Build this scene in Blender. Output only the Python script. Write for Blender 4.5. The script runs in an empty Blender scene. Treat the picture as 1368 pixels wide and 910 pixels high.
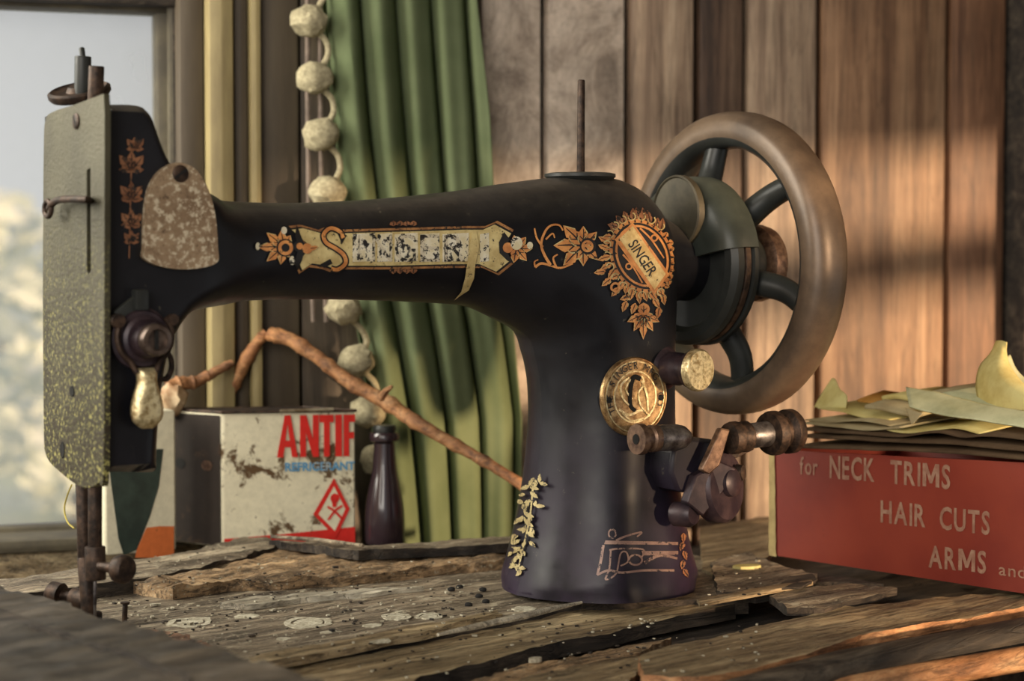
import bpy, bmesh, math, random
import numpy as np
from mathutils import Vector, Matrix, noise as mnoise
from mathutils.geometry import delaunay_2d_cdt

R = math.radians
random.seed(7)
SC = bpy.context.scene
COL = SC.collection

# ------------------------------------------------------------------ camera
F = 2553.0            # focal length in pixels of a 1368 x 910 frame
CAMH = 0.1743         # camera height above the table top
PITCH = math.atan(115 / F)
TABLE_Z = 0.75        # the whole scene is lifted by this at the very end
cam = bpy.data.cameras.new('camera')
camo = bpy.data.objects.new('camera', cam)
COL.objects.link(camo)
camo.location = (0, 0, CAMH)
camo.rotation_euler = (R(90) - PITCH, 0, 0)
cam.sensor_width = 36.0
cam.lens = 36.0 * F / 1368
cam.clip_start = 0.01
cam.dof.use_dof = True
cam.dof.focus_distance = 0.95
cam.dof.aperture_fstop = 9
SC.camera = camo
SC.view_settings.view_transform = 'Standard'
SC.view_settings.look = 'None'
SC.view_settings.exposure = 0.45
SC.view_settings.gamma = 1.0
SC.view_settings.use_curve_mapping = False

# ------------------------------------------------------------------ sky and lamps
w = bpy.data.worlds.new('overcast_sky')
SC.world = w
w.use_nodes = True
_nt = w.node_tree
_bg = _nt.nodes['Background']
_tc = _nt.nodes.new('ShaderNodeTexCoord'); _sx = _nt.nodes.new('ShaderNodeSeparateXYZ'); _cr = _nt.nodes.new('ShaderNodeValToRGB')
_nt.links.new(_tc.outputs['Generated'], _sx.inputs[0]); _nt.links.new(_sx.outputs[2], _cr.inputs[0])
_e = _cr.color_ramp.elements                     # hazy sky: white at the horizon, greyer overhead
_e[0].position = 0.0; _e[0].color = (0.86, 0.87, 0.88, 1)
_e[1].position = 0.35; _e[1].color = (0.50, 0.51, 0.54, 1)
_nt.links.new(_cr.outputs[0], _bg.inputs[0])
_bg.inputs[1].default_value = 0.56

def area(name, loc, target, size, power, color):
    l = bpy.data.lights.new(name, 'AREA')
    l.shape = 'RECTANGLE'
    l.size, l.size_y = size
    l.energy = power
    l.color = color
    o = bpy.data.objects.new(name, l)
    o.location = loc
    o.rotation_euler = (Vector(target) - Vector(loc)).to_track_quat('-Z', 'Y').to_euler()
    COL.objects.link(o)
    return o
area('daylight_window', (-0.66, 0.98, 0.42), (0.0, 1.02, 0.05), (0.5, 0.5), 8.5, (1.0, 0.95, 0.82))
area('rear_fill', (-0.75, -1.1, 0.75), (0.0, 1.1, 0.05), (1.3, 1.1), 24.0, (1.0, 0.93, 0.82))  # soft fill lamp added behind the camera to brighten the interior
_s = bpy.data.lights.new('low_sun', 'SUN'); _s.energy = 4.2; _s.color = (1.0, 0.70, 0.43); _s.angle = R(3.2)
_so = bpy.data.objects.new('low_sun', _s); COL.objects.link(_so)
_so.rotation_euler = Vector((-0.72, 0.69, -0.07)).to_track_quat('-Z', 'Y').to_euler()

# ------------------------------------------------------------------ pixel rays -> points on real planes
FWD = Vector((0, math.cos(PITCH), -math.sin(PITCH)))
UPV = Vector((0, math.sin(PITCH), math.cos(PITCH)))
CAM = Vector((0, 0, CAMH))
def ray(px, py):
    return FWD + Vector((1, 0, 0)) * ((px - 684) / F) + UPV * (-(py - 455) / F)
def hit(px, py, p0, n):
    d = ray(px, py)
    return CAM + d * ((Vector(p0) - CAM).dot(n) / d.dot(n))
def TZ(px, py, z=0.0):                     # point on a horizontal level
    return hit(px, py, (0, 0, z), Vector((0, 0, 1)))
def TP(px, py, y):                         # point at a given distance
    return hit(px, py, (0, y, 0), Vector((0, 1, 0)))

# wall frame: s along the wall, n into the room
WA = R(19)
W0 = Vector((0.157, 1.30, 0))
WD = Vector((math.cos(WA), math.sin(WA), 0))
WN = Vector((math.sin(WA), -math.cos(WA), 0))
def WS(px, off=0.0, py=340):               # s coordinate on the wall
    return (hit(px, py, W0 + WN * off, WN) - W0).dot(WD)
def WZ(px, py, off=0.0):
    return hit(px, py, W0 + WN * off, WN).z
# machine frame
MA = R(34)
M0 = Vector((0.0454, 1.0, 0))
MU = Vector((math.cos(MA), math.sin(MA), 0))
MV = Vector((-math.sin(MA), math.cos(MA), 0))
def mloc(p):
    d = p - M0
    return Vector((d.dot(MU), d.dot(MV), d.z))
def PV(px, py, v):                         # local point on plane v = const
    return mloc(hit(px, py, M0 + MV * v, MV))
def PU(px, py, u):                         # local point on plane u = const
    return mloc(hit(px, py, M0 + MU * u, MU))
def PP(px, py):                            # plane through the pillar axis, facing the camera -> (offset, z)
    p = TP(px, py, 1.0)
    return (p.x - M0.x, p.z)

# ------------------------------------------------------------------ materials
class NT:
    def __init__(s, name):
        s.m = bpy.data.materials.new(name); s.m.use_nodes = True
        s.t = s.m.node_tree; s.b = s.t.nodes['Principled BSDF']
    def n(s, typ, **kw):
        x = s.t.nodes.new(typ)
        for k, v in kw.items(): setattr(x, k, v)
        return x
    def l(s, a, b): s.t.links.new(a, b)
    def coords(s, scale=(1, 1, 1), rot=(0, 0, 0), kind='Object'):
        c = s.n('ShaderNodeTexCoord'); m = s.n('ShaderNodeMapping')
        m.inputs['Scale'].default_value = scale; m.inputs['Rotation'].default_value = rot
        s.l(c.outputs[kind], m.inputs[0]); return m.outputs[0]
    def noise(s, vec, scale=5, detail=6, rough=0.6, dist=0.0):
        x = s.n('ShaderNodeTexNoise'); x.inputs['Scale'].default_value = scale
        x.inputs['Detail'].default_value = detail; x.inputs['Roughness'].default_value = rough
        x.inputs['Distortion'].default_value = dist
        if vec is not None: s.l(vec, x.inputs['Vector'])
        return x.outputs['Fac']
    def ramp(s, fac, stops):
        x = s.n('ShaderNodeValToRGB'); e = x.color_ramp.elements
        while len(e) < len(stops): e.new(0.5)
        for q, (p, c) in zip(e, stops):
            q.position = p; q.color = (c[0], c[1], c[2], 1) if not isinstance(c, (int, float)) else (c, c, c, 1)
        s.l(fac, x.inputs[0]); return x.outputs[0]
    def mix(s, fac, a, b, mode='MIX'):
        x = s.n('ShaderNodeMix', data_type='RGBA', blend_type=mode)
        for i, v in ((0, fac), (6, a), (7, b)):
            if isinstance(v, (int, float)): x.inputs[i].default_value = v if i == 0 else (v, v, v, 1)
            elif isinstance(v, tuple): x.inputs[i].default_value = (*v, 1)
            else: s.l(v, x.inputs[i])
        return x.outputs[2]
    def bump(s, h, strength=0.3, dist=0.001):
        x = s.n('ShaderNodeBump'); x.inputs['Strength'].default_value = strength
        x.inputs['Distance'].default_value = dist
        s.l(h, x.inputs['Height']); s.l(x.outputs[0], s.b.inputs['Normal'])
    def set(s, **kw):
        for k, v in kw.items():
            i = s.b.inputs[k]
            if isinstance(v, (int, float, tuple)):
                i.default_value = (*v, 1) if isinstance(v, tuple) and len(v) == 3 else v
            else: s.l(v, i)
        return s

def simple(name, c, rough=0.5, metal=0.0, c2=None, scale=80, lo=0.4, hi=0.65, bump=0.0, aniso=(1, 1, 1), **kw):
    t = NT(name); v = t.coords(aniso)
    f = t.noise(v, scale, 8, 0.65)
    c2 = c2 or tuple(x * 0.55 for x in c)
    t.set(**{'Base Color': t.ramp(f, [(lo, c2), (hi, c)]), 'Roughness': rough, 'Metallic': metal}, **kw)
    if bump: t.bump(f, bump)
    return t.m

def wood(name, cols, sc=(6, 60, 60), rough=0.75, bump=0.5, cracks=0.5, spots=None, speck=0.0, patchy=0.7, gain=1.0):
    """grain runs along the axis with the smallest scale"""
    t = NT(name)
    g = t.noise(t.coords(sc), 1.0, 12, 0.74, 0.7)
    base = t.ramp(g, [(0.34, cols[0]), (0.45, cols[1]), (0.55, cols[2]), (0.66, cols[3])])
    fine = t.noise(t.coords(tuple(x * 4.5 for x in sc)), 1.0, 7, 0.75, 0.3)
    base = t.mix(cracks, base, t.ramp(fine, [(0.38, 0.08), (0.47, 0.85), (0.62, 1.35)]), 'MULTIPLY')
    deep = t.noise(t.coords((sc[0] * 0.8, sc[1] * 1.6, sc[2] * 1.6)), 1.0, 4, 0.5, 1.2)
    line = t.ramp(deep, [(0.475, 1.0), (0.495, 0.12), (0.505, 0.12), (0.525, 1.0)])
    base = t.mix(cracks * 0.8, base, line, 'MULTIPLY')
    patch = t.ramp(t.noise(t.coords((9, 14, 14)), 1.0, 5, 0.6), [(0.35, 0.45), (0.62, 1.25)])
    base = t.mix(patchy, base, patch, 'MULTIPLY')
    if gain != 1.0: base = t.mix(1.0, base, (gain, gain, gain), 'MULTIPLY')
    if spots:
        sp = t.ramp(t.noise(t.coords((60, 90, 90)), 1.0, 8, 0.8), [(0.57, 0.0), (0.62, 0.9)])
        base = t.mix(sp, base, spots)
    if speck:
        q = t.noise(t.coords((420, 420, 420)), 1.0, 3, 0.7)
        base = t.mix(t.ramp(q, [(0.60, 0.0), (0.66, speck)]), base, (0.40, 0.35, 0.25))
        base = t.mix(t.ramp(q, [(0.33, speck), (0.38, 0.0)]), base, (0.012, 0.009, 0.006))
    t.set(**{'Base Color': base, 'Roughness': rough})
    h = t.mix(0.5, g, fine); h = t.mix(0.5 * cracks, h, line, 'MULTIPLY')
    t.bump(h, bump, 0.003)
    return t.m

MAT = {}
def japan(name, base, dust, violet_sheen=None):
    t = NT(name); v = t.coords((1, 1, 1))
    f = t.noise(v, 25, 8, 0.6)
    fine = t.noise(v, 160, 6, 0.7)
    col = t.ramp(f, [(0.38, tuple(x * 0.6 for x in base)), (0.62, base)])
    if violet_sheen:  # violet reflection low on the casting, painted into the enamel colour
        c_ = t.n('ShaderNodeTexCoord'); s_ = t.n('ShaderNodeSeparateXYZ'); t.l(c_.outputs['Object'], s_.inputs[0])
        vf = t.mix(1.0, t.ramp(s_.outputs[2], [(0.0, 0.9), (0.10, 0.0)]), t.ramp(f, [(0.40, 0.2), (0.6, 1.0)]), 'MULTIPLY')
        col = t.mix(vf, col, violet_sheen)
    geo = t.n('ShaderNodeNewGeometry'); sep = t.n('ShaderNodeSeparateXYZ')
    t.l(geo.outputs['Normal'], sep.inputs[0])
    up = t.ramp(sep.outputs[2], [(0.35, 0.0), (1.0, 0.55)])
    col = t.mix(t.mix(fine, 0.0, up), col, dust)
    scr = t.ramp(fine, [(0.66, 0.0), (0.72, 0.5)])
    col = t.mix(scr, col, (0.16, 0.14, 0.10))
    t.set(**{'Base Color': col, 'Roughness': t.ramp(f, [(0.35, 0.30), (0.65, 0.5)]), 'Specular IOR Level': 0.30})
    t.bump(f, 0.12, 0.001)
    return t.m
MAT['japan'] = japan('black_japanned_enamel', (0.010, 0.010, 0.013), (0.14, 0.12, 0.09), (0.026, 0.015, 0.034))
MAT['black_iron'] = japan('dusty_black_iron', (0.030, 0.032, 0.030), (0.12, 0.12, 0.09))
MAT['dark'] = simple('dark_hollow', (0.006, 0.005, 0.004), 0.9)
MAT['rust'] = simple('rusty_steel', (0.085, 0.050, 0.032), 0.55, 0.5, (0.018, 0.011, 0.008), 220, bump=0.3)
MAT['rimmetal'] = simple('worn_handwheel_enamel', (0.185, 0.125, 0.080), 0.40, 0.2, (0.085, 0.058, 0.040), 35, 0.35, 0.7, bump=0.12)
MAT['purple_iron'] = simple('oily_dark_iron', (0.060, 0.038, 0.042), 0.42, 0.3, (0.022, 0.014, 0.020), 90, bump=0.2)
MAT['steel'] = simple('dull_steel', (0.28, 0.26, 0.25), 0.38, 0.8, (0.07, 0.06, 0.06), 150, bump=0.2)
MAT['brass'] = simple('worn_brass', (0.62, 0.42, 0.20), 0.36, 0.8, (0.22, 0.12, 0.05), 260, bump=0.25)
MAT['pale_brass'] = simple('pale_polished_brass', (0.85, 0.72, 0.42), 0.30, 0.75, (0.35, 0.24, 0.10), 420, 0.36, 0.55, bump=0.4)
MAT['copper'] = simple('browned_copper', (0.27, 0.165, 0.105), 0.4, 0.6, (0.09, 0.05, 0.035), 200, bump=0.2)

def face_mat():
    t = NT('tarnished_nickel_face'); v = t.coords((1, 1, 1))
    f = t.noise(v, 620, 4, 0.65, 0.3); g = t.noise(t.coords((1, 1, 1)), 22, 5, 0.6)
    col = t.ramp(g, [(0.36, (0.048, 0.043, 0.025)), (0.64, (0.085, 0.077, 0.047))])
    c = t.n('ShaderNodeTexCoord'); s = t.n('ShaderNodeSeparateXYZ'); t.l(c.outputs['Object'], s.inputs[0])
    zz = t.ramp(s.outputs[2], [(0.09, 1.0), (0.195, 0.0)])
    pit = t.mix(1.0, t.ramp(f, [(0.515, 0.0), (0.56, 1.0)]), zz, 'MULTIPLY')
    col = t.mix(pit, col, (0.045, 0.032, 0.018))
    flake = t.mix(1.0, t.ramp(f, [(0.37, 1.0), (0.44, 0.0)]), zz, 'MULTIPLY')
    col = t.mix(flake, col, (0.50, 0.46, 0.15))
    t.set(**{'Base Color': col, 'Roughness': 0.5, 'Metallic': 0.45}); t.bump(f, 0.5, 0.001)
    return t.m
MAT['face'] = face_mat()
def cover_mat():
    t = NT('flaking_cover_plate'); v = t.coords((1, 1, 1))
    f = t.noise(v, 340, 8, 0.72); g = t.noise(v, 40, 4, 0.6)
    col = t.ramp(g, [(0.36, (0.22, 0.14, 0.08)), (0.6, (0.36, 0.25, 0.15))])
    col = t.mix(t.ramp(f, [(0.525, 0.0), (0.57, 0.95)]), col, (0.66, 0.56, 0.40))
    col = t.mix(t.ramp(f, [(0.36, 0.9), (0.42, 0.0)]), col, (0.10, 0.06, 0.035))
    t.set(**{'Base Color': col, 'Roughness': 0.42, 'Metallic': 0.35}); t.bump(f, 0.6, 0.001)
    return t.m
MAT['cover'] = cover_mat()
def gold(name, c, c2, worn, wsc=380, thr=0.55):
    t = NT(name); v = t.coords((1, 1, 1))
    g = t.noise(v, 150, 4, 0.6); f = t.noise(v, wsc, 6, 0.7)
    col = t.ramp(g, [(0.38, c2), (0.62, c)])
    col = t.mix(t.ramp(f, [(thr, 0.0), (thr + 0.03, 1.0)]), col, worn)
    t.set(**{'Base Color': col, 'Roughness': 0.42, 'Metallic': 0.25}); t.bump(f, 0.2, 0.0005)
    return t.m
MAT['gold'] = gold('orange_gold_leaf', (0.85, 0.38, 0.12), (0.55, 0.21, 0.065), (0.07, 0.04, 0.02), 300, 0.60)
MAT['gold_dim'] = gold('browned_gold_leaf', (0.46, 0.21, 0.10), (0.24, 0.10, 0.05), (0.04, 0.03, 0.025), 300, 0.54)
MAT['cream_gold'] = gold('pale_gold_leaf', (0.76, 0.62, 0.29), (0.55, 0.41, 0.17), (0.06, 0.045, 0.03), 420, 0.60)
MAT['flaked'] = gold('flaked_white_gold', (0.88, 0.82, 0.66), (0.72, 0.62, 0.38), (0.02, 0.018, 0.018), 300, 0.535)
MAT['crest_cream'] = gold('bright_crest_leaf', (0.85, 0.66, 0.30), (0.62, 0.40, 0.14), (0.10, 0.06, 0.03), 360, 0.60)
MAT['ink'] = simple('black_decal_ink', (0.015, 0.013, 0.013), 0.45)
MAT['base_gold'] = gold('faded_brown_gold', (0.32, 0.20, 0.15), (0.17, 0.10, 0.085), (0.03, 0.02, 0.024), 300, 0.55)
MAT['side_gold'] = gold('faded_side_gold', (0.50, 0.41, 0.20), (0.30, 0.23, 0.10), (0.05, 0.04, 0.025), 420, 0.54)
MAT['thread'] = simple('yellow_thread', (0.55, 0.45, 0.10), 0.8)

G = ((0.030, 0.022, 0.015), (0.125, 0.096, 0.064), (0.25, 0.20, 0.138), (0.42, 0.355, 0.25))
MAT['grey_wood'] = wood('weathered_grey_wood', G, (10, 95, 95), 0.62, 0.9, 0.7, (0.50, 0.44, 0.32), 0.8, gain=1.35)
MAT['brown_wood'] = wood('crumbling_brown_wood', ((0.03, 0.018, 0.010), (0.15, 0.095, 0.048), (0.34, 0.22, 0.115), (0.52, 0.37, 0.21)), (22, 60, 60), 0.7, 1.0, 0.7, None, 0.9, gain=1.3)
MAT['tan_wood'] = wood('split_tan_wood', ((0.05, 0.034, 0.018), (0.17, 0.122, 0.066), (0.31, 0.235, 0.135), (0.50, 0.40, 0.24)), (7, 85, 85), 0.5, 0.8, 0.65, None, 0.5, gain=1.3)
MAT['dark_wood'] = wood('rotten_dark_wood', ((0.008, 0.006, 0.005), (0.026, 0.019, 0.014), (0.06, 0.045, 0.032), (0.11, 0.085, 0.06)), (9, 70, 70), 0.85, 0.8, 0.7)
MAT['flap_wood'] = wood('dark_flap_wood', ((0.018, 0.013, 0.009), (0.06, 0.045, 0.03), (0.12, 0.093, 0.064), (0.24, 0.195, 0.14)), (8, 50, 50), 0.6, 0.7, 0.6, gain=0.72)
MAT['orange_wood'] = wood('raw_orange_wood', ((0.12, 0.05, 0.018), (0.34, 0.15, 0.06), (0.50, 0.25, 0.11), (0.66, 0.40, 0.20)), (14, 60, 60), 0.55, 0.6, 0.5)
MAT['pale_wood'] = wood('bleached_pale_wood', ((0.20, 0.17, 0.12), (0.42, 0.37, 0.28), (0.60, 0.55, 0.43), (0.74, 0.70, 0.58)), (14, 80, 80), 0.5, 0.6, 0.6, None, 0.5)
MAT['rust_wood'] = wood('rusty_stained_wood', ((0.04, 0.02, 0.012), (0.13, 0.065, 0.035), (0.22, 0.11, 0.06), (0.34, 0.18, 0.10)), (30, 60, 60), 0.7, 0.8, 0.6, None, 0.8)
MAT['flake'] = simple('pale_lichen_flake', (0.58, 0.54, 0.42), 0.8, 0, (0.26, 0.23, 0.16), 420)

# ------------------------------------------------------------------ mesh helpers
def link(o, parent=None):
    COL.objects.link(o)
    if parent is not None: o.parent = parent
    return o
def mesh_obj(name, verts, faces, mat, parent=None, smooth=True, clean=False):
    me = bpy.data.meshes.new(name)
    me.from_pydata([tuple(v) for v in verts], [], [tuple(f) for f in faces])
    if clean:
        bm = bmesh.new(); bm.from_mesh(me)
        bmesh.ops.remove_doubles(bm, verts=bm.verts, dist=1e-6)
        bmesh.ops.recalc_face_normals(bm, faces=bm.faces)
        bm.to_mesh(me); bm.free()
    me.materials.append(mat if not isinstance(mat, str) else MAT[mat])
    if smooth:
        me.shade_smooth()
        try: me.set_sharp_from_angle(angle=R(40))
        except Exception: pass
    me.update()
    o = bpy.data.objects.new(name, me)
    return link(o, parent)
def tag(o, label, cat, group=None):
    o['label'] = label; o['category'] = cat
    if group: o['group'] = group
    return o
def thing(name, label, cat, loc=(0, 0, 0), rz=0, group=None):
    o = bpy.data.objects.new(name, None)
    o.empty_display_size = 0.02
    o.location = loc; o.rotation_euler = (0, 0, rz)
    COL.objects.link(o)
    return tag(o, label, cat, group)

class MB:
    def __init__(s): s.v = []; s.f = []
    def add(s, vs, fs):
        k = len(s.v); s.v += [Vector(v) for v in vs]; s.f += [tuple(i + k for i in f) for f in fs]; return s
    def box(s, c, size, M=None, bev=0.0):
        x, y, z = (q / 2 for q in size); b = min(bev, x * .9, y * .9, z * .9)
        if b <= 0:
            vs = [(i * x, j * y, k * z) for i in (-1, 1) for j in (-1, 1) for k in (-1, 1)]
            fs = [(0, 1, 3, 2), (4, 6, 7, 5), (0, 4, 5, 1), (2, 3, 7, 6), (0, 2, 6, 4), (1, 5, 7, 3)]
        else:
            bm = bmesh.new(); bmesh.ops.create_cube(bm, size=1)
            for v in bm.verts: v.co = Vector((v.co.x * 2 * x, v.co.y * 2 * y, v.co.z * 2 * z))
            bmesh.ops.bevel(bm, geom=bm.edges[:], offset=b, segments=2, affect='EDGES', profile=0.6)
            bm.verts.index_update()
            vs = [v.co.copy() for v in bm.verts]; fs = [tuple(v.index for v in f.verts) for f in bm.faces]; bm.free()
        c = Vector(c)
        vs = [(M @ Vector(v) if M else Vector(v)) + c for v in vs]
        return s.add(vs, fs)
    def lathe(s, prof, o, axis, seg=28, scale=(1, 1)):
        """prof: list of (radius, height along axis)"""
        ax = Vector(axis).normalized()
        e1 = ax.orthogonal().normalized()
        if abs(ax.z) < 0.9: e1 = (Vector((0, 0, 1)) - ax * ax.z).normalized()
        e2 = ax.cross(e1); o = Vector(o); vs = []; fs = []
        for r, h in prof:
            for i in range(seg):
                a = 2 * math.pi * i / seg
                vs.append(o + ax * h + e1 * (r * math.cos(a) * scale[0]) + e2 * (r * math.sin(a) * scale[1]))
        n = len(prof)
        for j in range(n - 1):
            for i in range(seg):
                k = (i + 1) % seg
                fs.append((j * seg + i, j * seg + k, (j + 1) * seg + k, (j + 1) * seg + i))
        if prof[0][0] > 1e-6: fs.append(tuple(reversed(range(seg))))
        if prof[-1][0] > 1e-6: fs.append(tuple((n - 1) * seg + i for i in range(seg)))
        return s.add(vs, fs)
    def cyl(s, p0, p1, r, r1=None, seg=20, bev=0.0):
        p0 = Vector(p0); p1 = Vector(p1); L = (p1 - p0).length; r1 = r if r1 is None else r1
        b = min(bev, L * .4, r * .5)
        prof = [(r, 0), (r1, L)] if b <= 0 else [(r - b, 0), (r - .3 * b, .3 * b), (r, b), (r1, L - b), (r1 - .3 * b, L - .3 * b), (r1 - b, L)]
        return s.lathe(prof, p0, p1 - p0, seg)
    def tube(s, pts, rad, seg=10, closed=False):
        pts = [Vector(p) for p in pts]; n = len(pts)
        rad = [rad] * n if isinstance(rad, (int, float)) else rad
        vs = []; fs = []; up = None
        for i, p in enumerate(pts):
            a = pts[i - 1] if (i > 0 or closed) else p; b = pts[(i + 1) % n] if (i < n - 1 or closed) else p
            t = (b - a).normalized()
            if up is None: up = t.orthogonal().normalized()
            up = (up - t * up.dot(t)).normalized(); e2 = t.cross(up)
            for k in range(seg):
                q = 2 * math.pi * k / seg
                vs.append(p + (up * math.cos(q) + e2 * math.sin(q)) * rad[i])
        for i in range(n if closed else n - 1):
            j = (i + 1) % n
            for k in range(seg):
                m = (k + 1) % seg
                fs.append((i * seg + k, i * seg + m, j * seg + m, j * seg + k))
        if not closed:
            fs.append(tuple(reversed(range(seg)))); fs.append(tuple((n - 1) * seg + k for k in range(seg)))
        return s.add(vs, fs)
    def prism(s, poly, thick, fn, holes=()):
        """poly: 2D outline (with optional holes), fn(a, b, t) -> 3D; t runs 0..thick"""
        pts, tris, loops = fill(poly, holes)
        n = len(pts)
        vs = [fn(x, y, 0) for x, y in pts] + [fn(x, y, thick) for x, y in pts]
        fs = [tuple(reversed(t)) for t in tris] + [tuple(i + n for i in t) for t in tris]
        for lp in loops:
            for i in range(len(lp)):
                a, b = lp[i], lp[(i + 1) % len(lp)]
                fs.append((a, b, b + n, a + n))
        return s.add(vs, fs)
    def build(s, name, mat, parent=None, smooth=True):
        return mesh_obj(name, s.v, s.f, mat, parent, smooth, clean=True)

def catmull(pts, n=8, closed=False):
    pts = [np.array(p, float) for p in pts]; m = len(pts); out = []
    for i in range(m if closed else m - 1):
        if closed: a, b, c, d = pts[i - 1], pts[i], pts[(i + 1) % m], pts[(i + 2) % m]
        else: a, b, c, d = pts[max(i - 1, 0)], pts[i], pts[i + 1], pts[min(i + 2, m - 1)]
        for k in range(n):
            t = k / n
            out.append(0.5 * ((2 * b) + (c - a) * t + (2 * a - 5 * b + 4 * c - d) * t * t + (3 * b - a - 3 * c + d) * t ** 3))
    if not closed: out.append(pts[-1])
    return [tuple(p) for p in out]
def inside(poly, P):
    P = np.asarray(P, float); poly = np.asarray(poly, float)
    x, y = P[:, 0], P[:, 1]; c = np.zeros(len(P), bool)
    x0, y0 = poly[:, 0], poly[:, 1]; x1, y1 = np.roll(x0, -1), np.roll(y0, -1)
    for a, b, p, q in zip(x0, y0, x1, y1):
        if b == q: continue
        c ^= ((b > y) != (q > y)) & (x < (p - a) * (y - b) / (q - b) + a)
    return c
def segdist(poly, P, closed=True):
    P = np.asarray(P, float); A = np.asarray(poly, float); B = np.roll(A, -1, 0)
    if not closed: A, B = A[:-1], B[:-1]
    D = B - A; L = (D ** 2).sum(1) + 1e-18
    t = np.clip(((P[:, None, :] - A[None]) * D[None]).sum(2) / L[None], 0, 1)
    q = A[None] + t[..., None] * D[None]
    return np.sqrt(((P[:, None, :] - q) ** 2).sum(2))
def fill(poly, holes=(), inner=None):
    """triangulate an outline with holes; inner = extra points. returns pts, tris, loops"""
    pts = [tuple(map(float, p[:2])) for p in poly]; loops = [list(range(len(pts)))]
    for h in holes:
        k = len(pts); pts += [tuple(map(float, p[:2])) for p in h]; loops.append(list(range(k, len(pts))))
    nb = len(pts)
    if inner is not None: pts += [tuple(map(float, p)) for p in inner]
    edges = [(lp[i], lp[(i + 1) % len(lp)]) for lp in loops for i in range(len(lp))]
    sc = 1.0 / max(1e-9, max(max(p[0] for p in pts) - min(p[0] for p in pts), max(p[1] for p in pts) - min(p[1] for p in pts)))
    v, e, f, ov, oe, of = delaunay_2d_cdt([Vector((p[0] * sc, p[1] * sc)) for p in pts], edges, [], 0, 1e-7)
    V = np.array([(p.x / sc, p.y / sc) for p in v])
    cen = np.array([V[list(t)].mean(0) for t in f])
    ok = inside(poly, cen)
    for h in holes: ok &= ~inside(h, cen)
    tris = []
    for t, k in zip(f, ok):
        if not k: continue
        a, b, c = (V[i] for i in t[:3])
        tris.append(tuple(t) if (b[0] - a[0]) * (c[1] - a[1]) - (b[1] - a[1]) * (c[0] - a[0]) > 0 else tuple(reversed(t)))
    mp = {}
    for i, o in enumerate(ov):
        for q in o: mp[q] = i
    loops2 = []
    for lp in loops:
        l2 = [mp.get(i, i) for i in lp]
        ar = sum(V[l2[i]][0] * V[l2[(i + 1) % len(l2)]][1] - V[l2[(i + 1) % len(l2)]][0] * V[l2[i]][1] for i in range(len(l2)))
        loops2.append(l2)
    return [tuple(p) for p in V], tris, loops2
def gridpts(poly, h, margin):
    A = np.asarray(poly, float)[:, :2]
    x = np.arange(A[:, 0].min(), A[:, 0].max(), h); y = np.arange(A[:, 1].min(), A[:, 1].max(), h)
    if len(x) == 0 or len(y) == 0: return np.zeros((0, 2))
    Gx = np.array([(a + (h / 2 if j % 2 else 0), b) for j, b in enumerate(y) for a in x])
    Gx = Gx[inside(A, Gx)]
    if len(Gx) == 0: return Gx
    return Gx[segdist(A, Gx).min(1) > margin]
def resample(poly, h, closed=True):
    out = []
    n = len(poly)
    for i in range(n if closed else n - 1):
        a = np.array(poly[i], float); b = np.array(poly[(i + 1) % n], float)
        k = max(1, int(math.ceil(np.linalg.norm((b - a)[:2]) / h)))
        out += [tuple(a + (b - a) * j / k) for j in range(k)]
    if not closed: out.append(tuple(poly[-1]))
    return out
def text2d(body, size=1.0, sx=1.0, bold=0.0, align='LEFT', spacing=1.0):
    c = bpy.data.curves.new('lettering', 'FONT'); c.body = body; c.size = size; c.offset = bold
    c.align_x = align; c.resolution_u = 3; c.space_character = spacing
    o = bpy.data.objects.new('lettering', c); COL.objects.link(o)
    dg = bpy.context.evaluated_depsgraph_get()
    me = bpy.data.meshes.new_from_object(o.evaluated_get(dg))
    V = [(v.co.x * sx, v.co.y) for v in me.vertices]; Fs = [tuple(p.vertices) for p in me.polygons]
    bpy.data.objects.remove(o); bpy.data.curves.remove(c); bpy.data.meshes.remove(me)
    return V, Fs
def refine(V, Fs, h):
    """triangulate 2D mesh and split long edges"""
    bm = bmesh.new(); bv = [bm.verts.new((x, y, 0)) for x, y in V]
    for f in Fs:
        try: bm.faces.new([bv[i] for i in f])
        except ValueError: pass
    bmesh.ops.triangulate(bm, faces=bm.faces)
    for _ in range(4):
        es = [e for e in bm.edges if e.calc_length() > h]
        if not es: break
        bmesh.ops.subdivide_edges(bm, edges=es, cuts=1, use_grid_fill=False)
        bmesh.ops.triangulate(bm, faces=bm.faces)
    bm.verts.index_update()
    V2 = [(v.co.x, v.co.y) for v in bm.verts]; F2 = [tuple(v.index for v in f.verts) for f in bm.faces]; bm.free()
    return V2, F2

# ================================================================== ROOM
def wallpt(s, z, off): return W0 + WD * s + WN * off + Vector((0, 0, z))
FLOOR, CEIL = -TABLE_Z, 1.65
MUNTIN_Z = 0.216
def wbox(mb, s0, s1, z0, z1, o0, o1, bev=0.0):
    c = wallpt((s0 + s1) / 2, (z0 + z1) / 2, (o0 + o1) / 2)
    M = Matrix((WD, WN, Vector((0, 0, 1)))).transposed()
    return mb.box(c, (abs(s1 - s0), abs(o1 - o0), z1 - z0), M, bev)
def structure(o):
    o['kind'] = 'structure'; return o

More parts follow.
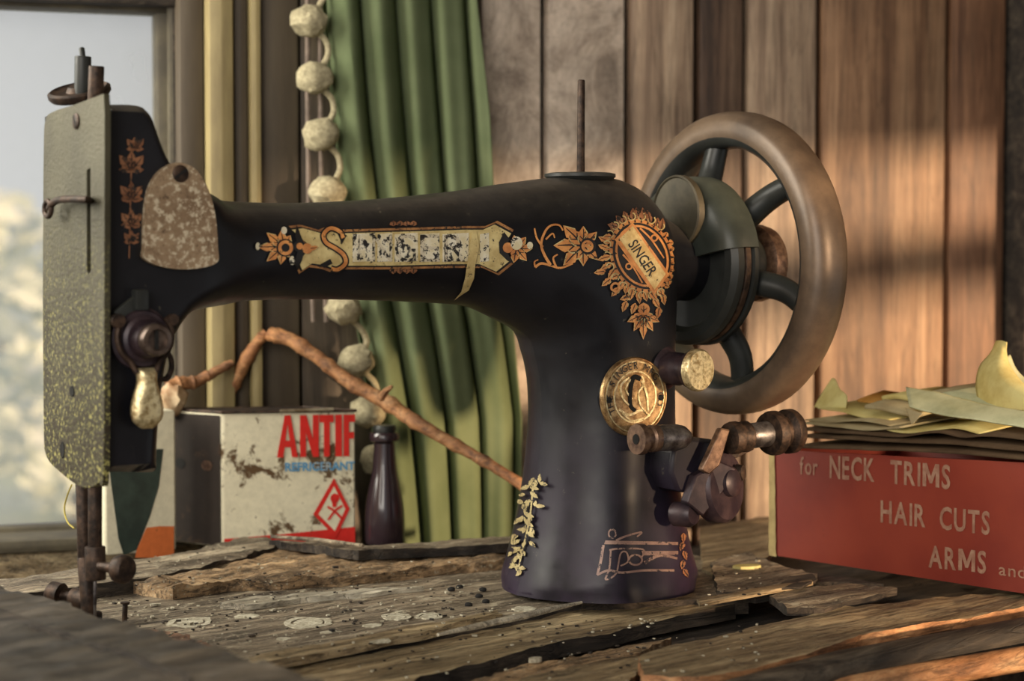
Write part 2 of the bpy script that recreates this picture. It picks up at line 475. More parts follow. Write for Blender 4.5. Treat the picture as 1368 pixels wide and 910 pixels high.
plank_base = {
    'grey': ((0.22, 0.168, 0.13), (0.40, 0.32, 0.25), (0.56, 0.46, 0.37), (0.70, 0.60, 0.49)),
    'tan': ((0.11, 0.07, 0.046), (0.25, 0.17, 0.115), (0.37, 0.265, 0.18), (0.50, 0.38, 0.27)),
    'umber': ((0.03, 0.016, 0.010), (0.075, 0.042, 0.026), (0.12, 0.072, 0.045), (0.18, 0.115, 0.075)),
    'orange': ((0.08, 0.036, 0.018), (0.19, 0.10, 0.052), (0.29, 0.165, 0.09), (0.38, 0.24, 0.14)),
    'rust': ((0.06, 0.024, 0.012), (0.15, 0.07, 0.035), (0.23, 0.115, 0.06), (0.31, 0.17, 0.095)),
    'brown': ((0.03, 0.021, 0.014), (0.075, 0.055, 0.036), (0.11, 0.082, 0.054), (0.15, 0.115, 0.078))}
for k, c in plank_base.items():
    MAT['plank_' + k] = wood('plank_' + k, c, (60, 60, 3.0), 0.55, 0.2, 0.3, patchy=0.5) if k != 'grey' else wood('plank_' + k, c, (26, 26, 17), 0.6, 0.2, 0.2, patchy=0.6)
MAT['cream_paint'] = simple('old_cream_paint', (0.36, 0.29, 0.135), 0.55, 0, (0.22, 0.17, 0.08), 14, bump=0.05, aniso=(3, 3, 0.6))
MAT['brown_paint'] = simple('dull_brown_paint', (0.098, 0.074, 0.046), 0.6, 0, (0.060, 0.044, 0.028), 12, bump=0.05, aniso=(3, 3, 0.5))
MAT['sash_paint'] = simple('grey_brown_sash_paint', (0.115, 0.097, 0.060), 0.6, 0, (0.06, 0.05, 0.033), 40, bump=0.1)
MAT['plaster'] = simple('dim_plaster', (0.22, 0.19, 0.15), 0.9, 0, (0.16, 0.13, 0.10), 6)

wall_back = MB()
WT, SILL = 0.62, WZ(60, 703)
OPL, OPR = WS(-620), WS(238)
WTOP = WZ(100, -8)
# backing around the window opening
wbox(wall_back, OPR, 1.2, FLOOR, CEIL, -0.06, -0.012)
wbox(wall_back, -1.6, OPL, FLOOR, CEIL, -0.06, -0.012)
wbox(wall_back, OPL, OPR, FLOOR, SILL - 0.012, -0.06, -0.012)
wbox(wall_back, OPL, OPR, WTOP + 0.03, CEIL, -0.06, -0.012)
wall = structure(wall_back.build('wall_back', 'dark_wood', None, False))
edges_px = [398, 520, 640, 727, 838, 930, 995, 1093, 1265, 1344, 1480, 1620, 1760]
kinds = ['brown', 'grey', 'grey', 'grey', 'tan', 'umber', 'tan', 'orange', 'rust', 'umber', 'rust', 'orange']
for i, k in enumerate(kinds):
    s0, s1 = WS(edges_px[i]) + 0.0021, WS(edges_px[i + 1]) - 0.0021
    m = MB(); wbox(m, s0, s1, FLOOR, CEIL, -0.012, 0.0, 0.0025)
    m.build('plank', 'plank_' + k, wall, True)
# window casing and mouldings, each its own trim
def trim(n, p0, p1, o0, o1, mat, z0=FLOOR, z1=CEIL, bev=0.004):
    m = MB(); wbox(m, WS(p0), WS(p1), z0, z1, o0, o1, bev)
    return structure(m.build('trim_%d' % n, mat))
trim(1, 240, 274, -0.03, 0.004, 'brown_paint')
trim(2, 274, 311, -0.02, 0.014, 'cream_paint', bev=0.008)
trim(3, 311, 331, -0.02, 0.006, 'brown_paint')
trim(4, 331, 346, -0.02, 0.012, 'cream_paint', bev=0.004)
trim(5, 346, 400, -0.02, 0.003, 'brown_paint')
trim(6, 1346, 1420, -0.02, 0.022, 'dark_wood')
# window
win = bpy.data.objects.new('window_1', None); COL.objects.link(win); win['kind'] = 'structure'
m = MB()
sr0, sr1 = WS(209, -0.03), WS(241, -0.03)
wbox(m, sr0, sr1, SILL, WTOP + 0.03, -0.045, -0.022, 0.003)
wbox(m, sr0 + 0.006, sr1, SILL, WTOP + 0.03, -0.022, -0.014, 0.002)
m.build('sash_stile', 'sash_paint', win)
m = MB(); wbox(m, OPL, sr1, WZ(120, 16, -0.03), WTOP + 0.04, -0.044, -0.02, 0.003)
m.build('sash_rail', 'sash_paint', win)
m = MB(); wbox(m, OPL, sr1, WTOP - 0.004, WTOP + 0.04, -0.02, -0.008, 0.003)
m.build('stop_bead', 'dark_wood', win)
m = MB(); wbox(m, OPL, sr0, SILL - 0.012, WZ(60, 701, -0.03), -0.044, -0.024, 0.003)
m.build('sash_bottom_rail', 'sash_paint', win)
m = MB(); wbox(m, OPL, WS(262), SILL - 0.014, SILL - 0.006, -0.03, 0.014, 0.003)
m.build('sill', 'sash_paint', win)
m = MB(); wbox(m, OPL, WS(262), SILL - 0.045, SILL - 0.014, -0.012, 0.006, 0.002)
m.build('apron', 'tan_wood', win)
t = NT('hazy_old_glass')
gl = t.n('ShaderNodeBsdfTransparent'); df = t.n('ShaderNodeBsdfTranslucent'); mx = t.n('ShaderNodeMixShader')
df.inputs[0].default_value = (0.75, 0.76, 0.74, 1)
hz = t.ramp(t.noise(t.coords((1, 1, 1)), 9, 4, 0.6), [(0.35, 0.18), (0.75, 0.34)])
t.l(hz, mx.inputs[0]); t.l(gl.outputs[0], mx.inputs[1]); t.l(df.outputs[0], mx.inputs[2])
t.l(mx.outputs[0], t.t.nodes['Material Output'].inputs['Surface'])
MAT['glass'] = t.m
m = MB(); wbox(m, OPL, sr0 + 0.003, SILL - 0.01, WTOP + 0.02, -0.036, -0.033)
m.build('pane', 'glass', win, False)

# other sides of the room (the end behind the camera is open to the sky)
def slab(name, pts, z0, z1, mat):
    m = MB(); n = len(pts)
    m.prism([p[:2] for p in pts], z1 - z0, lambda a, b, t: Vector((a, b, z0 + t)))
    return structure(m.build(name, mat, None, False))
slab('floor', [(-1.6, -1.5), (1.6, -1.5), (1.6, 2.1), (-1.6, 1.0)], FLOOR - 0.05, FLOOR, 'dark_wood')
slab('ceiling', [(-1.6, -1.5), (1.6, -1.5), (1.6, 2.1), (-1.6, 1.0)], CEIL, CEIL + 0.05, 'plaster')
slab('wall_left', [(-1.45, -1.5), (-1.38, -1.5), (-1.38, 0.78), (-1.45, 0.76)], FLOOR, CEIL, 'plaster')
wr = MB()                                             # right wall with the window the low sun comes through
XR, WY0, WY1, WZ0, WZ1 = 0.75, 0.25, 1.02, -0.10, 0.325
for y0, y1, z0, z1 in ((-1.5, WY0, FLOOR, CEIL), (WY1, 1.56, FLOOR, CEIL), (WY0, WY1, FLOOR, WZ0), (WY0, WY1, WZ1, CEIL)):
    wr.box((XR + 0.03, (y0 + y1) / 2, (z0 + z1) / 2), (0.06, y1 - y0, z1 - z0))
structure(wr.build('wall_right', 'plaster', None, False))
w2 = bpy.data.objects.new('window_2', None); COL.objects.link(w2); w2['kind'] = 'structure'
for y0, y1, z0, z1 in ((WY0, WY0 + 0.03, WZ0, WZ1), (WY1 - 0.03, WY1, WZ0, WZ1), (WY0, WY1, WZ0, WZ0 + 0.03), (WY0, WY1, WZ1 - 0.03, WZ1)):
    MB().box((XR + 0.03, (y0 + y1) / 2, (z0 + z1) / 2), (0.03, y1 - y0, z1 - z0)).build('window_frame', 'sash_paint', w2, False)
MB().box((XR + 0.03, (WY0 + WY1) / 2, MUNTIN_Z), (0.02, WY1 - WY0, 0.040)).build('muntin', 'sash_paint', w2, False)

# outside: grass and shrubs, glare and haze put into their near-white colours
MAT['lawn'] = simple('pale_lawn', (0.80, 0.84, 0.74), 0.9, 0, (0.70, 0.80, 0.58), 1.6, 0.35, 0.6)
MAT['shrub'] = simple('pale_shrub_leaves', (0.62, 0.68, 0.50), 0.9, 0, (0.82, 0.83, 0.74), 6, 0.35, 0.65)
m = MB(); m.add([(-14, 1.6, -0.95), (6, 4.5, -0.95), (6, 30, -0.6), (-14, 30, -0.6)], [(0, 1, 2, 3)])
structure(m.build('ground', 'lawn', None, False))

for i, (x, y, r_, hgt, lab) in enumerate(((-1.75, 7.6, 0.42, 0.75, 'pale round shrub seen through the window beside the machine head'), (-2.55, 9.5, 0.8, 1.35, 'taller pale shrub at the far left beyond the window'),
                                  (-1.55, 10.5, 0.55, 1.15, 'slim pale shrub beyond the window near the sash'), (-1.15, 5.2, 0.26, 0.33, 'low green bush on the lawn beyond the window'))):
    sh = thing('garden_shrub', lab, 'shrub', (x, y, -0.9))
    m = MB()
    for k in range(420):
        a, b, q = random.uniform(0, 6.28), random.uniform(-1, 1), random.uniform(0.55, 1.0)
        cpt = Vector((r_ * q * math.cos(a) * math.sqrt(1 - b * b), r_ * q * math.sin(a) * math.sqrt(1 - b * b), hgt * (0.55 + 0.5 * b * q)))
        d = Vector((random.uniform(-1, 1), random.uniform(-1, 1), random.uniform(-.6, .6))).normalized() * r_ * 0.16
        e = d.orthogonal().normalized() * r_ * 0.07
        m.add([cpt - d, cpt + e, cpt + d, cpt - e], [(0, 1, 2, 3)])
    o = m.build('foliage', 'shrub', sh, False); o['kind'] = 'stuff'
    MB().cyl((0, 0, 0), (0, 0, hgt * 0.5), 0.03, 0.015, 8).build('stem', 'dark_wood', sh)

# ================================================================== TABLE
TA = R(41)
table = thing('work_table', 'rotting wooden table with split grey boards under the sewing machine', 'table', (0, 0, 0), TA)
TMI = Matrix.Rotation(-TA, 3, 'Z')
def nz(x, y, z=0.0): return mnoise.noise(Vector((x, y, z)))
def board(poly_px, z, th, mat, amp=0.001, name='plank', h=0.006, jit=0.0025, warp=None, world=False, edge=0.0, side=None):
    """a plank: outline found on the level z, jagged rim, uneven top, real thickness"""
    W = [(p[0], p[1]) for p in poly_px] if world else [tuple(TZ(px, py, z)[:2]) for px, py in poly_px]
    W = [tuple((TMI @ Vector((x, y, 0)))[:2]) for x, y in W]
    W = resample(W, h * 0.8)
    ph = random.uniform(0, 50)
    W = [(x + jit * nz(x * 30, y * 260, ph) , y + jit * nz(x * 60, y * 60, ph + 9)) for x, y in W]
    if len(W) < 3: return
    G2 = gridpts(W, h, h * 0.45)
    pts, tris, loops = fill(W, (), G2)
    n = len(pts)
    P = np.array(pts); dd = segdist(np.array(W), P).min(1)
    top = []
    for (x, y), d in zip(pts, dd):
        zz = z + amp * (1.6 * nz(x * 16, y * 120, ph) + 0.9 * nz(x * 60, y * 240, ph + 3) + 0.7 * nz(x * 220, y * 260, ph + 5))
        zz -= edge * math.exp(-d / 0.004)
        if warp: zz += warp(x, y)
        top.append((x, y, zz))
    bot = [(x, y, z - th) for x, y in pts]
    fs = list(tris) + [tuple(i + n for i in reversed(t)) for t in tris]
    for lp in loops:
        for i in range(len(lp)):
            a, b = lp[i], lp[(i + 1) % len(lp)]
            fs.append((a, a + n, b + n, b))
    nt_ = len(tris) * 2
    o = mesh_obj(name, top + bot, fs, mat, table, True)
    bm = bmesh.new(); bm.from_mesh(o.data); bmesh.ops.recalc_face_normals(bm, faces=bm.faces); bm.to_mesh(o.data); bm.free()
    if side:
        o.data.materials.append(MAT[side])
        for i, p_ in enumerate(o.data.polygons):
            if i >= nt_: p_.material_index = 1
    TOPS.append(np.array(top))
    return o
TOPS = []
def ztable(x, y):
    """height of the boards under a world point"""
    q = TMI @ Vector((x, y, 0)); best = -0.02
    for T_ in TOPS:
        d = np.hypot(T_[:, 0] - q.x, T_[:, 1] - q.y); i = d.argmin()
        if d[i] < 0.005: best = max(best, T_[i, 2])
    return best
# substrate and frame
board([(-0.62, 0.985), (-0.27, 1.105), (0.157, 1.258), (0.40, 1.342), (0.56, 1.22), (0.30, 0.985), (0.02, 0.772), (-0.20, 0.60), (-0.45, 0.68)], -0.016, 0.014, 'dark_wood', 0.0012, 'base_board', 0.011, 0.002, world=True)
for x, y in ((-0.50, 0.93), (0.36, 1.30), (0.44, 1.16), (-0.20, 0.66)):
    q = TMI @ Vector((x, y, 0))
    m = MB(); m.box((q.x, q.y, (FLOOR - 0.03) / 2), (0.045, 0.045, -FLOOR - 0.03), None, 0.003)
    m.build('leg', 'dark_wood', table)
# boards traced where they lie
board([(-40, 815), (120, 786), (300, 764), (440, 752), (600, 742), (700, 738), (930, 742), (1012, 762), (1000, 800), (930, 800), (775, 806), (640, 834), (560, 850), (430, 876), (330, 893), (240, 905), (150, 925), (-40, 925)],
      -0.0024, 0.008, 'grey_wood', 0.0006, h=0.005, side='dark_wood')
board([(290, 806), (340, 797), (420, 790), (490, 786), (565, 782), (500, 791), (400, 799), (330, 807)], 0.0006, 0.003, 'pale_wood', 0.0008, h=0.004)
board([(330, 880), (440, 858), (560, 834), (660, 815), (668, 820), (570, 843), (440, 868), (335, 889)], 0.0004, 0.004, 'tan_wood', 0.0008, h=0.004)
board([(325, 899), (450, 877), (560, 857), (680, 832), (778, 813), (900, 809), (985, 809), (900, 825), (760, 857), (640, 887), (560, 905), (520, 925), (250, 925)],
      -0.0060, 0.007, 'tan_wood', 0.0008, h=0.005, side='dark_wood')
board([(560, 928), (640, 905), (770, 876), (850, 858), (900, 850), (870, 866), (760, 892), (680, 925)], -0.0085, 0.006, 'brown_wood', 0.0014, h=0.005)
board([(600, 930), (700, 906), (800, 884), (850, 876), (858, 890), (840, 906), (740, 930)],
      -0.0075, 0.006, 'tan_wood', 0.0012, h=0.005, side='orange_wood')
board([(860, 902), (855, 876), (930, 856), (1015, 835), (1121, 811), (1260, 798), (1420, 786), (1420, 804), (1368, 810), (1268, 827), (1153, 848), (1061, 879), (960, 901), (930, 906)],
      -0.0015, 0.0055, 'tan_wood', 0.0008, h=0.005, side='orange_wood')
board([(870, 912), (962, 910), (1064, 888), (1156, 857), (1270, 836), (1420, 812), (1420, 822), (1270, 846), (1160, 868), (1070, 898), (990, 922), (900, 930)],
      -0.0085, 0.006, 'tan_wood', 0.0008, h=0.005)
board([(935, 706), (1010, 690), (1045, 690), (1026, 744), (1000, 752), (960, 770), (938, 760)], -0.0010, 0.006, 'tan_wood', 0.0008, jit=0.001)
board([(948, 752), (1000, 738), (1026, 750), (1090, 768), (1060, 786), (1010, 796), (960, 790)], 0.0008, 0.004, 'grey_wood', 0.0008, jit=0.0014, side='dark_wood')
board([(1030, 796), (1075, 784), (1130, 779), (1200, 786), (1150, 800), (1100, 812), (1050, 812)], 0.0006, 0.004, 'grey_wood', 0.0008, jit=0.0014, side='dark_wood')
board([(1035, 786), (1055, 770), (1085, 766), (1092, 774), (1070, 784)], 0.0030, 0.001, 'dark_wood', 0.0004, h=0.004, jit=0.001)  # dark patch laid on top, painted shade of a hole in the board
board([(930, 800), (1010, 786), (1080, 775), (1085, 777), (1012, 792), (935, 806)], 0.0030, 0.002, 'tan_wood', 0.0006, h=0.004, jit=0.001)
board([(1010, 764), (1080, 764), (1180, 780), (1100, 778)], -0.002, 0.008, 'dark_wood', 0.001)
board([(-60, 782), (60, 764), (130, 752), (215, 742), (270, 728), (325, 716), (362, 718), (372, 727), (330, 741), (270, 755), (200, 766), (130, 776), (30, 790)],
      0.007, 0.014, 'grey_wood', 0.0012, h=0.005, edge=0.001, side='dark_wood')
board([(-60, 800), (60, 782), (180, 764), (260, 757), (330, 747), (300, 756), (200, 772), (90, 786), (-60, 812)], 0.0045, 0.010, 'tan_wood', 0.0012, h=0.005, side='dark_wood')
board([(180, 778), (262, 760), (335, 745), (376, 730), (425, 740), (470, 738), (560, 735), (660, 731), (712, 730), (706, 744), (600, 752), (500, 764), (400, 772), (300, 776), (230, 786)],
      0.004, 0.012, 'brown_wood', 0.0020, h=0.0045, edge=0.001)
board([(360, 720), (420, 722), (480, 729), (560, 724), (640, 717), (720, 713), (720, 723), (640, 729), (560, 733), (480, 737), (420, 728)],
      0.010, 0.005, 'grey_wood', 0.0008, h=0.004, side='dark_wood')
board([(-80, 770), (-5, 782), (70, 800), (135, 824), (235, 852), (330, 880), (450, 915), (520, 960), (300, 1100), (-200, 1000)],
      0.027, 0.024, 'flap_wood', 0.0014, 'drop_leaf', 0.006, 0.002, side='dark_wood')
board([(-70, 806), (20, 818), (70, 840), (150, 863), (260, 905), (256, 909), (140, 866), (60, 842), (-70, 813)], 0.0280, 0.002, 'dark_wood', 0.0006, 'leaf_crack', 0.005, 0.002)
board([(195, 838), (240, 846), (282, 862), (225, 866), (200, 852)], 0.0002, 0.003, 'rust_wood', 0.0008, h=0.004)
# rounded front rail
mb = MB()
pts = [TZ(px, py, -0.010) for px, py in ((880, 960), (1000, 926), (1120, 892), (1240, 870), (1368, 846), (1480, 828))]
mb.tube([TMI @ p for p in resample(pts, 0.01, False) ] if False else [TMI @ p for p in pts], [0.0075] * 6, 14)
mb.build('front_rail', 'flap_wood', table)
mb = MB()
pts = [TZ(px, py, -0.018) for px, py in ((950, 965), (1080, 930), (1200, 908), (1368, 880), (1480, 862))]
mb.tube([TMI @ p for p in pts], [0.006] * 5, 12)
mb.build('lower_rail', 'orange_wood', table)

# ================================================================== SEWING MACHINE
mach = thing('sewing_machine', 'antique black sewing machine with gold decals, standing on the rotten table', 'sewing machine', M0, MA)
TH = 0.034                       # half depth of the head
U0 = PV(139, 400, -TH).x         # plane of the face plate
def hp(px, py, v=-0.02):
    p = PV(px, py, v); return (p.x, p.z)
def ap(px, py): 
    p = PV(px, py, 0.0); return (p.x, p.z)
pts = []   # (u, z, rounding radius)
def addp(lst, r):
    for q in lst: pts.append((q[0], q[1], r))
zhead = hp(150, 137, -TH)[1]; zbot = hp(150, 634, -TH)[1]
pts += [(U0, zbot, 0.0015), (U0, zhead, 0.0015)]
addp([hp(178, 137)], 0.006); addp([hp(192, 142), hp(203, 157), hp(214, 190), hp(224, 212), hp(240, 232)], 0.008)
addp([ap(268, 258)], 0.012); addp([ap(290, 267)], 0.018); addp([ap(330, 270)], 0.021); addp([ap(400, 271)], 0.0225)
addp([ap(500, 266)], 0.0235); addp([ap(600, 256)], 0.026); addp([ap(660, 247)], 0.029)
def pil(lst, r): addp([PP(*q) for q in lst], r)
pil([(722, 239), (770, 236), (815, 238), (845, 249)], 0.030)
pil([(868, 265), (886, 288), (897, 318), (902, 350), (903, 400)], 0.034)
pil([(902, 450), (901, 520), (902, 590), (906, 650), (914, 710), (924, 760)], 0.036)
pil([(929, 780), (930, 790)], 0.045)
b0 = PP(930, 790)[0]; pts[-1] = (b0, 0.0, 0.045); 
b1 = PP(668, 785)[0]; pts.append((b1, 0.0, 0.0451))
pil([(671, 770), (680, 735), (690, 695), (700, 640), (706, 580), (707, 540), (704, 505)], 0.036)
pil([(697, 475)], 0.033)
pil([(683, 446)], 0.030)
addp([ap(660, 424)], 0.028); addp([ap(620, 409)], 0.027); addp([ap(560, 404)], 0.025); addp([ap(480, 401)], 0.0235)
addp([ap(400, 400)], 0.0225); addp([ap(330, 402)], 0.020); addp([ap(292, 408)], 0.016)
addp([hp(262, 420), hp(243, 438), hp(228, 468), hp(219, 512), hp(214, 560), hp(211, 610)], 0.010)
addp([hp(209, 626), hp(203, 634)], 0.006)
# smooth outline, corners kept at the base and the face plane
n_all = len(pts)
ib = next(i for i, p in enumerate(pts) if p[1] == 0.0 and p[0] == b0)
segA = pts[1:ib + 1]; segB = pts[ib + 1:] + [pts[0]]
OUT = catmull(segA, 10) + catmull(segB, 10)
OUT = [p for p in OUT]
# even spacing
OUT = resample(OUT, 0.0022)
_o = []
for p in OUT:
    if not _o or math.hypot(p[0] - _o[-1][0], p[1] - _o[-1][1]) > 0.0008: _o.append(p)
OUT = _o
OA = np.array([(p[0], p[1]) for p in OUT]); OR = np.array([p[2] for p in OUT])
OB = np.roll(OA, -1, 0)
bottom = (OA[:, 1] < 1e-5) & (OB[:, 1] < 1e-5)
ORs = np.where(bottom, 1e-9, 0.5 * (OR + np.roll(OR, -1)))
LEFTF = (np.abs(OA[:, 0] - U0) < 1e-5) & (np.abs(OB[:, 0] - U0) < 1e-5)
ORs = np.where(LEFTF, 1e-9, ORs)
def sstep(a, b, x):
    t = np.clip((x - a) / (b - a), 0, 1); return t * t * (3 - 2 * t)
ZT = [0, 0.006, 0.02, 0.05, 0.09, 0.13, 0.17, 0.22]
TT = [0.0515, 0.051, 0.047, 0.042, 0.0388, 0.0386, 0.0385, 0.036]
def thick(P):
    P = np.asarray(P, float).reshape(-1, 2); u, z = P[:, 0], P[:, 1]
    arm = 0.0245 + 0.006 * sstep(-0.2, -0.05, u)
    head = TH
    wh = 1 - sstep(U0 + 0.045, U0 + 0.085, u)
    Tp = np.interp(z, ZT, TT)
    wp = sstep(-0.085, -0.02, u)
    T = arm * (1 - wh) + head * wh
    T = T * (1 - wp) + Tp * wp
    D = segdist(OA, P)
    x = np.clip((D + 1e-8) / ORs[None], 0, 1)
    f = np.sqrt(np.clip(1 - (1 - x) ** 2, 0, 1))
    # smooth minimum over nearby segments
    fm = f.min(1)
    return T * fm
def thick_big(P):
    P = np.asarray(P, float).reshape(-1, 2)
    return np.concatenate([thick(P[i:i + 1500]) for i in range(0, len(P), 1500)]) if len(P) else np.zeros(0)
# interior points: rows close to the rim, then a grid
nrm = np.roll(OA, -1, 0) - np.roll(OA, 1, 0); nrm = np.stack([nrm[:, 1], -nrm[:, 0]], 1)
nrm /= np.linalg.norm(nrm, axis=1)[:, None] + 1e-12
if not inside(OA, OA[5:6] + nrm[5:6] * 0.001)[0]: nrm = -nrm
rows = []
for k in (0.03, 0.10, 0.22, 0.38):
    off = np.maximum(OR * k, 0.0004)
    q = OA + nrm * off[:, None]
    keep = inside(OA, q)
    q, off2 = q[keep], off[keep]
    dd = segdist(OA, q).min(1)
    rows.append(q[dd > off2 * 0.97])
rows.append(gridpts(OA, 0.0024, 0.0035))
inner = np.concatenate(rows)
kept = []; cell = {}
for p in inner:
    key = (int(p[0] / 0.0011), int(p[1] / 0.0011)); 
    if key in cell and math.hypot(p[0] - cell[key][0], p[1] - cell[key][1]) < 0.0007: continue
    cell[key] = p; kept.append(p)
bp, bt, bl = fill([tuple(p) for p in OA], (), kept)
TB = thick_big(bp)
rimset = set(bl[0]); nV = len(bp)
vs = []; idx_b = {}
for i, ((u, z), tt) in enumerate(zip(bp, TB)):
    vs.append((u, -tt, z))
for i, ((u, z), tt) in enumerate(zip(bp, TB)):
    vs.append((u, tt, z))
fs = [t for t in bt] + [tuple(i + nV for i in reversed(t)) for t in bt]
for i in range(len(bl[0])):
    a, b = bl[0][i], bl[0][(i + 1) % len(bl[0])]
    fs.append((a, a + nV, b + nV, b))
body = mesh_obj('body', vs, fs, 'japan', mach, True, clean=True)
for p in body.data.polygons: p.use_smooth = True

def surf(px, py, lift=0.0004):
    """point of the casting's front under a pixel (local)"""
    v = -0.03
    for _ in range(14):
        p = PV(px, py, v)
        v = 0.5 * v + 0.5 * (-float(thick([(p.x, p.z)])[0]))
    p = PV(px, py, v)
    return Vector((p.x, v - lift, p.z))
_sc = {}
def surf_many(pp, lift=0.0004):
    pp = np.asarray(pp, float); v = np.full(len(pp), -0.03)
    d = np.array([ray(*q)[:] for q in pp]); c = np.array(CAM[:])
    mu, mv, m0 = np.array(MU[:]), np.array(MV[:]), np.array(M0[:])
    for _ in range(14):
        t = ((m0 - c) @ mv + v) / (d @ mv)
        P = c + d * t[:, None] - m0
        u, z = P @ mu, P[:, 2]
        v = 0.5 * v - 0.5 * thick_big(np.stack([u, z], 1))
    return [Vector((a, b - lift, e)) for a, b, e in zip(u, v, z)]
def decal2(V, Fs, mat, name, parent, lift=0.0004):
    return mesh_obj(name, surf_many(V, lift), Fs, mat, parent, True)
def decal(polys, mat, name='decal', parent=None, lift=0.0004, h=7):
    """flat print: pixel outlines laid on the casting, joined into one decal"""
    V = []; Fs = []
    for poly in polys:
        holes = ()
        if isinstance(poly, dict): poly, holes = poly['p'], poly['h']
        poly = resample(poly, h)
        pts_, tr, _ = fill(poly, holes, gridpts(poly, h, h * 0.4))
        k = len(V); V += pts_; Fs += [tuple(i + k for i in t) for t in tr]
    ve = [q for p in polys for q in getattr(p, 'vein', [])]; li = [q for p in polys for q in getattr(p, 'light', [])]
    if ve: decal(ve, 'ink', 'leaf_veins', parent, lift + 0.00018, 5)
    if li: decal(li, 'cream_gold' if mat == 'gold' else mat, 'leaf_highlights', parent, lift + 0.00018, 5)
    return decal2(V, Fs, mat, name, parent or mach, lift)
def stroke(pts_, w0, w1=None, n=6):
    """a pen stroke as an outline"""
    w1 = w0 if w1 is None else w1
    c = catmull(pts_, n); m_ = len(c); L = []; Rr = []
    for i, p in enumerate(c):
        a = c[max(i - 1, 0)]; b = c[min(i + 1, m_ - 1)]
        dx, dy = b[0] - a[0], b[1] - a[1]; l = math.hypot(dx, dy) + 1e-9
        q = (w0 + (w1 - w0) * i / (m_ - 1)) / 2
        L.append((p[0] - dy / l * q, p[1] + dx / l * q)); Rr.append((p[0] + dy / l * q, p[1] - dx / l * q))
    return L + Rr[::-1]
class Leaf(list): pass
def leaf(x, y, ang, ln, wd):
    """pointed leaf outline from its base"""
    a = R(ang); out = []
    prof = [(0, 0.12), (0.2, 0.75), (0.4, 1.0), (0.52, 0.7), (0.62, 0.85), (0.8, 0.45), (1.0, 0.0)]
    for t, q in prof: out.append((t * ln, q * wd / 2))
    for t, q in reversed(prof[:-1]): out.append((t * ln, -q * wd / 2))
    T = lambda u, v: (x + u * math.cos(a) + v * math.sin(a), y - u * math.sin(a) + v * math.cos(a))
    o = Leaf(T(u, v) for u, v in out)
    if wd >= 7:
        k = max(0.9, wd * 0.10)
        o.vein = [stroke([T(ln * .12, 0), T(ln * .5, wd * .03), T(ln * .86, 0)], k * 1.3, k * .5, 3)] + \
                 ([stroke([T(ln * .30, 0), T(ln * .48, sg * wd * .30)], k, k * .5, 2) for sg in (-1, 1)] if wd > 11 else [])
        o.light = [stroke([T(ln * .15, -wd * .36), T(ln * .38, -wd * .46), T(ln * .52, -wd * .30)], k * .9, k * .5, 3), stroke([T(ln * .62, wd * .38), T(ln * .8, wd * .2), T(ln * .98, 0)], k * .8, k * .4, 3)]
    return o
def circ(x, y, rx, ry=None, n=20, a0=0, rot=0):
    ry = rx if ry is None else ry; c, s_ = math.cos(R(rot)), math.sin(R(rot))
    return [(x + rx * math.cos(2 * math.pi * i / n) * c - ry * math.sin(2 * math.pi * i / n) * s_,
             y + rx * math.cos(2 * math.pi * i / n) * s_ + ry * math.sin(2 * math.pi * i / n) * c) for i in range(n)]
def ring(x, y, rx, ry, w, rot=0, n=36):
    return {'p': circ(x, y, rx, ry, n, 0, rot), 'h': (circ(x, y, rx - w, ry - w, n, 0, rot),)}

# ---- arm cartouche
frame_px = [(385, 302), (400, 300), (425, 307), (437, 302), (450, 307), (520, 305), (560, 304), (620, 302), (648, 302), (664, 295), (686, 307), (679, 318), (672, 331), (679, 346), (686, 352), (666, 368), (644, 358), (600, 358), (520, 360), (460, 360), (442, 364), (428, 359), (412, 357), (399, 366), (394, 354), (403, 344), (408, 332), (403, 318)]
MAT['border'] = gold('browned_border_leaf', (0.50, 0.24, 0.09), (0.22, 0.10, 0.045), (0.05, 0.035, 0.025), 300, 0.56)
decal([frame_px], 'border', 'arm_border', lift=0.0003)
cx_, cy_ = 535, 332
inner_px = [(x + (4 if x < cx_ else -4) * (1 if abs(x - cx_) > 90 else 0), y + (5 if y < cy_ else -5)) for x, y in frame_px]
ink_px = [(x + (2 if x < cx_ else -2) * (1 if abs(x - cx_) > 90 else 0), y + (3 if y < cy_ else -3)) for x, y in frame_px]
decal([ink_px], 'ink', 'arm_border_line', lift=0.00045)
decal([inner_px], 'cream_gold', 'arm_panel', lift=0.0006)
blk = []
for x0, x1 in ((470, 500), (503, 523), (526, 557), (560, 586), (590, 625), (640, 652)):
    blk.append([(x0, 313), (x1, 311), (x1, 349), (x0, 350)])
decal(blk, 'flaked', 'worn_letter_ground', lift=0.0008)
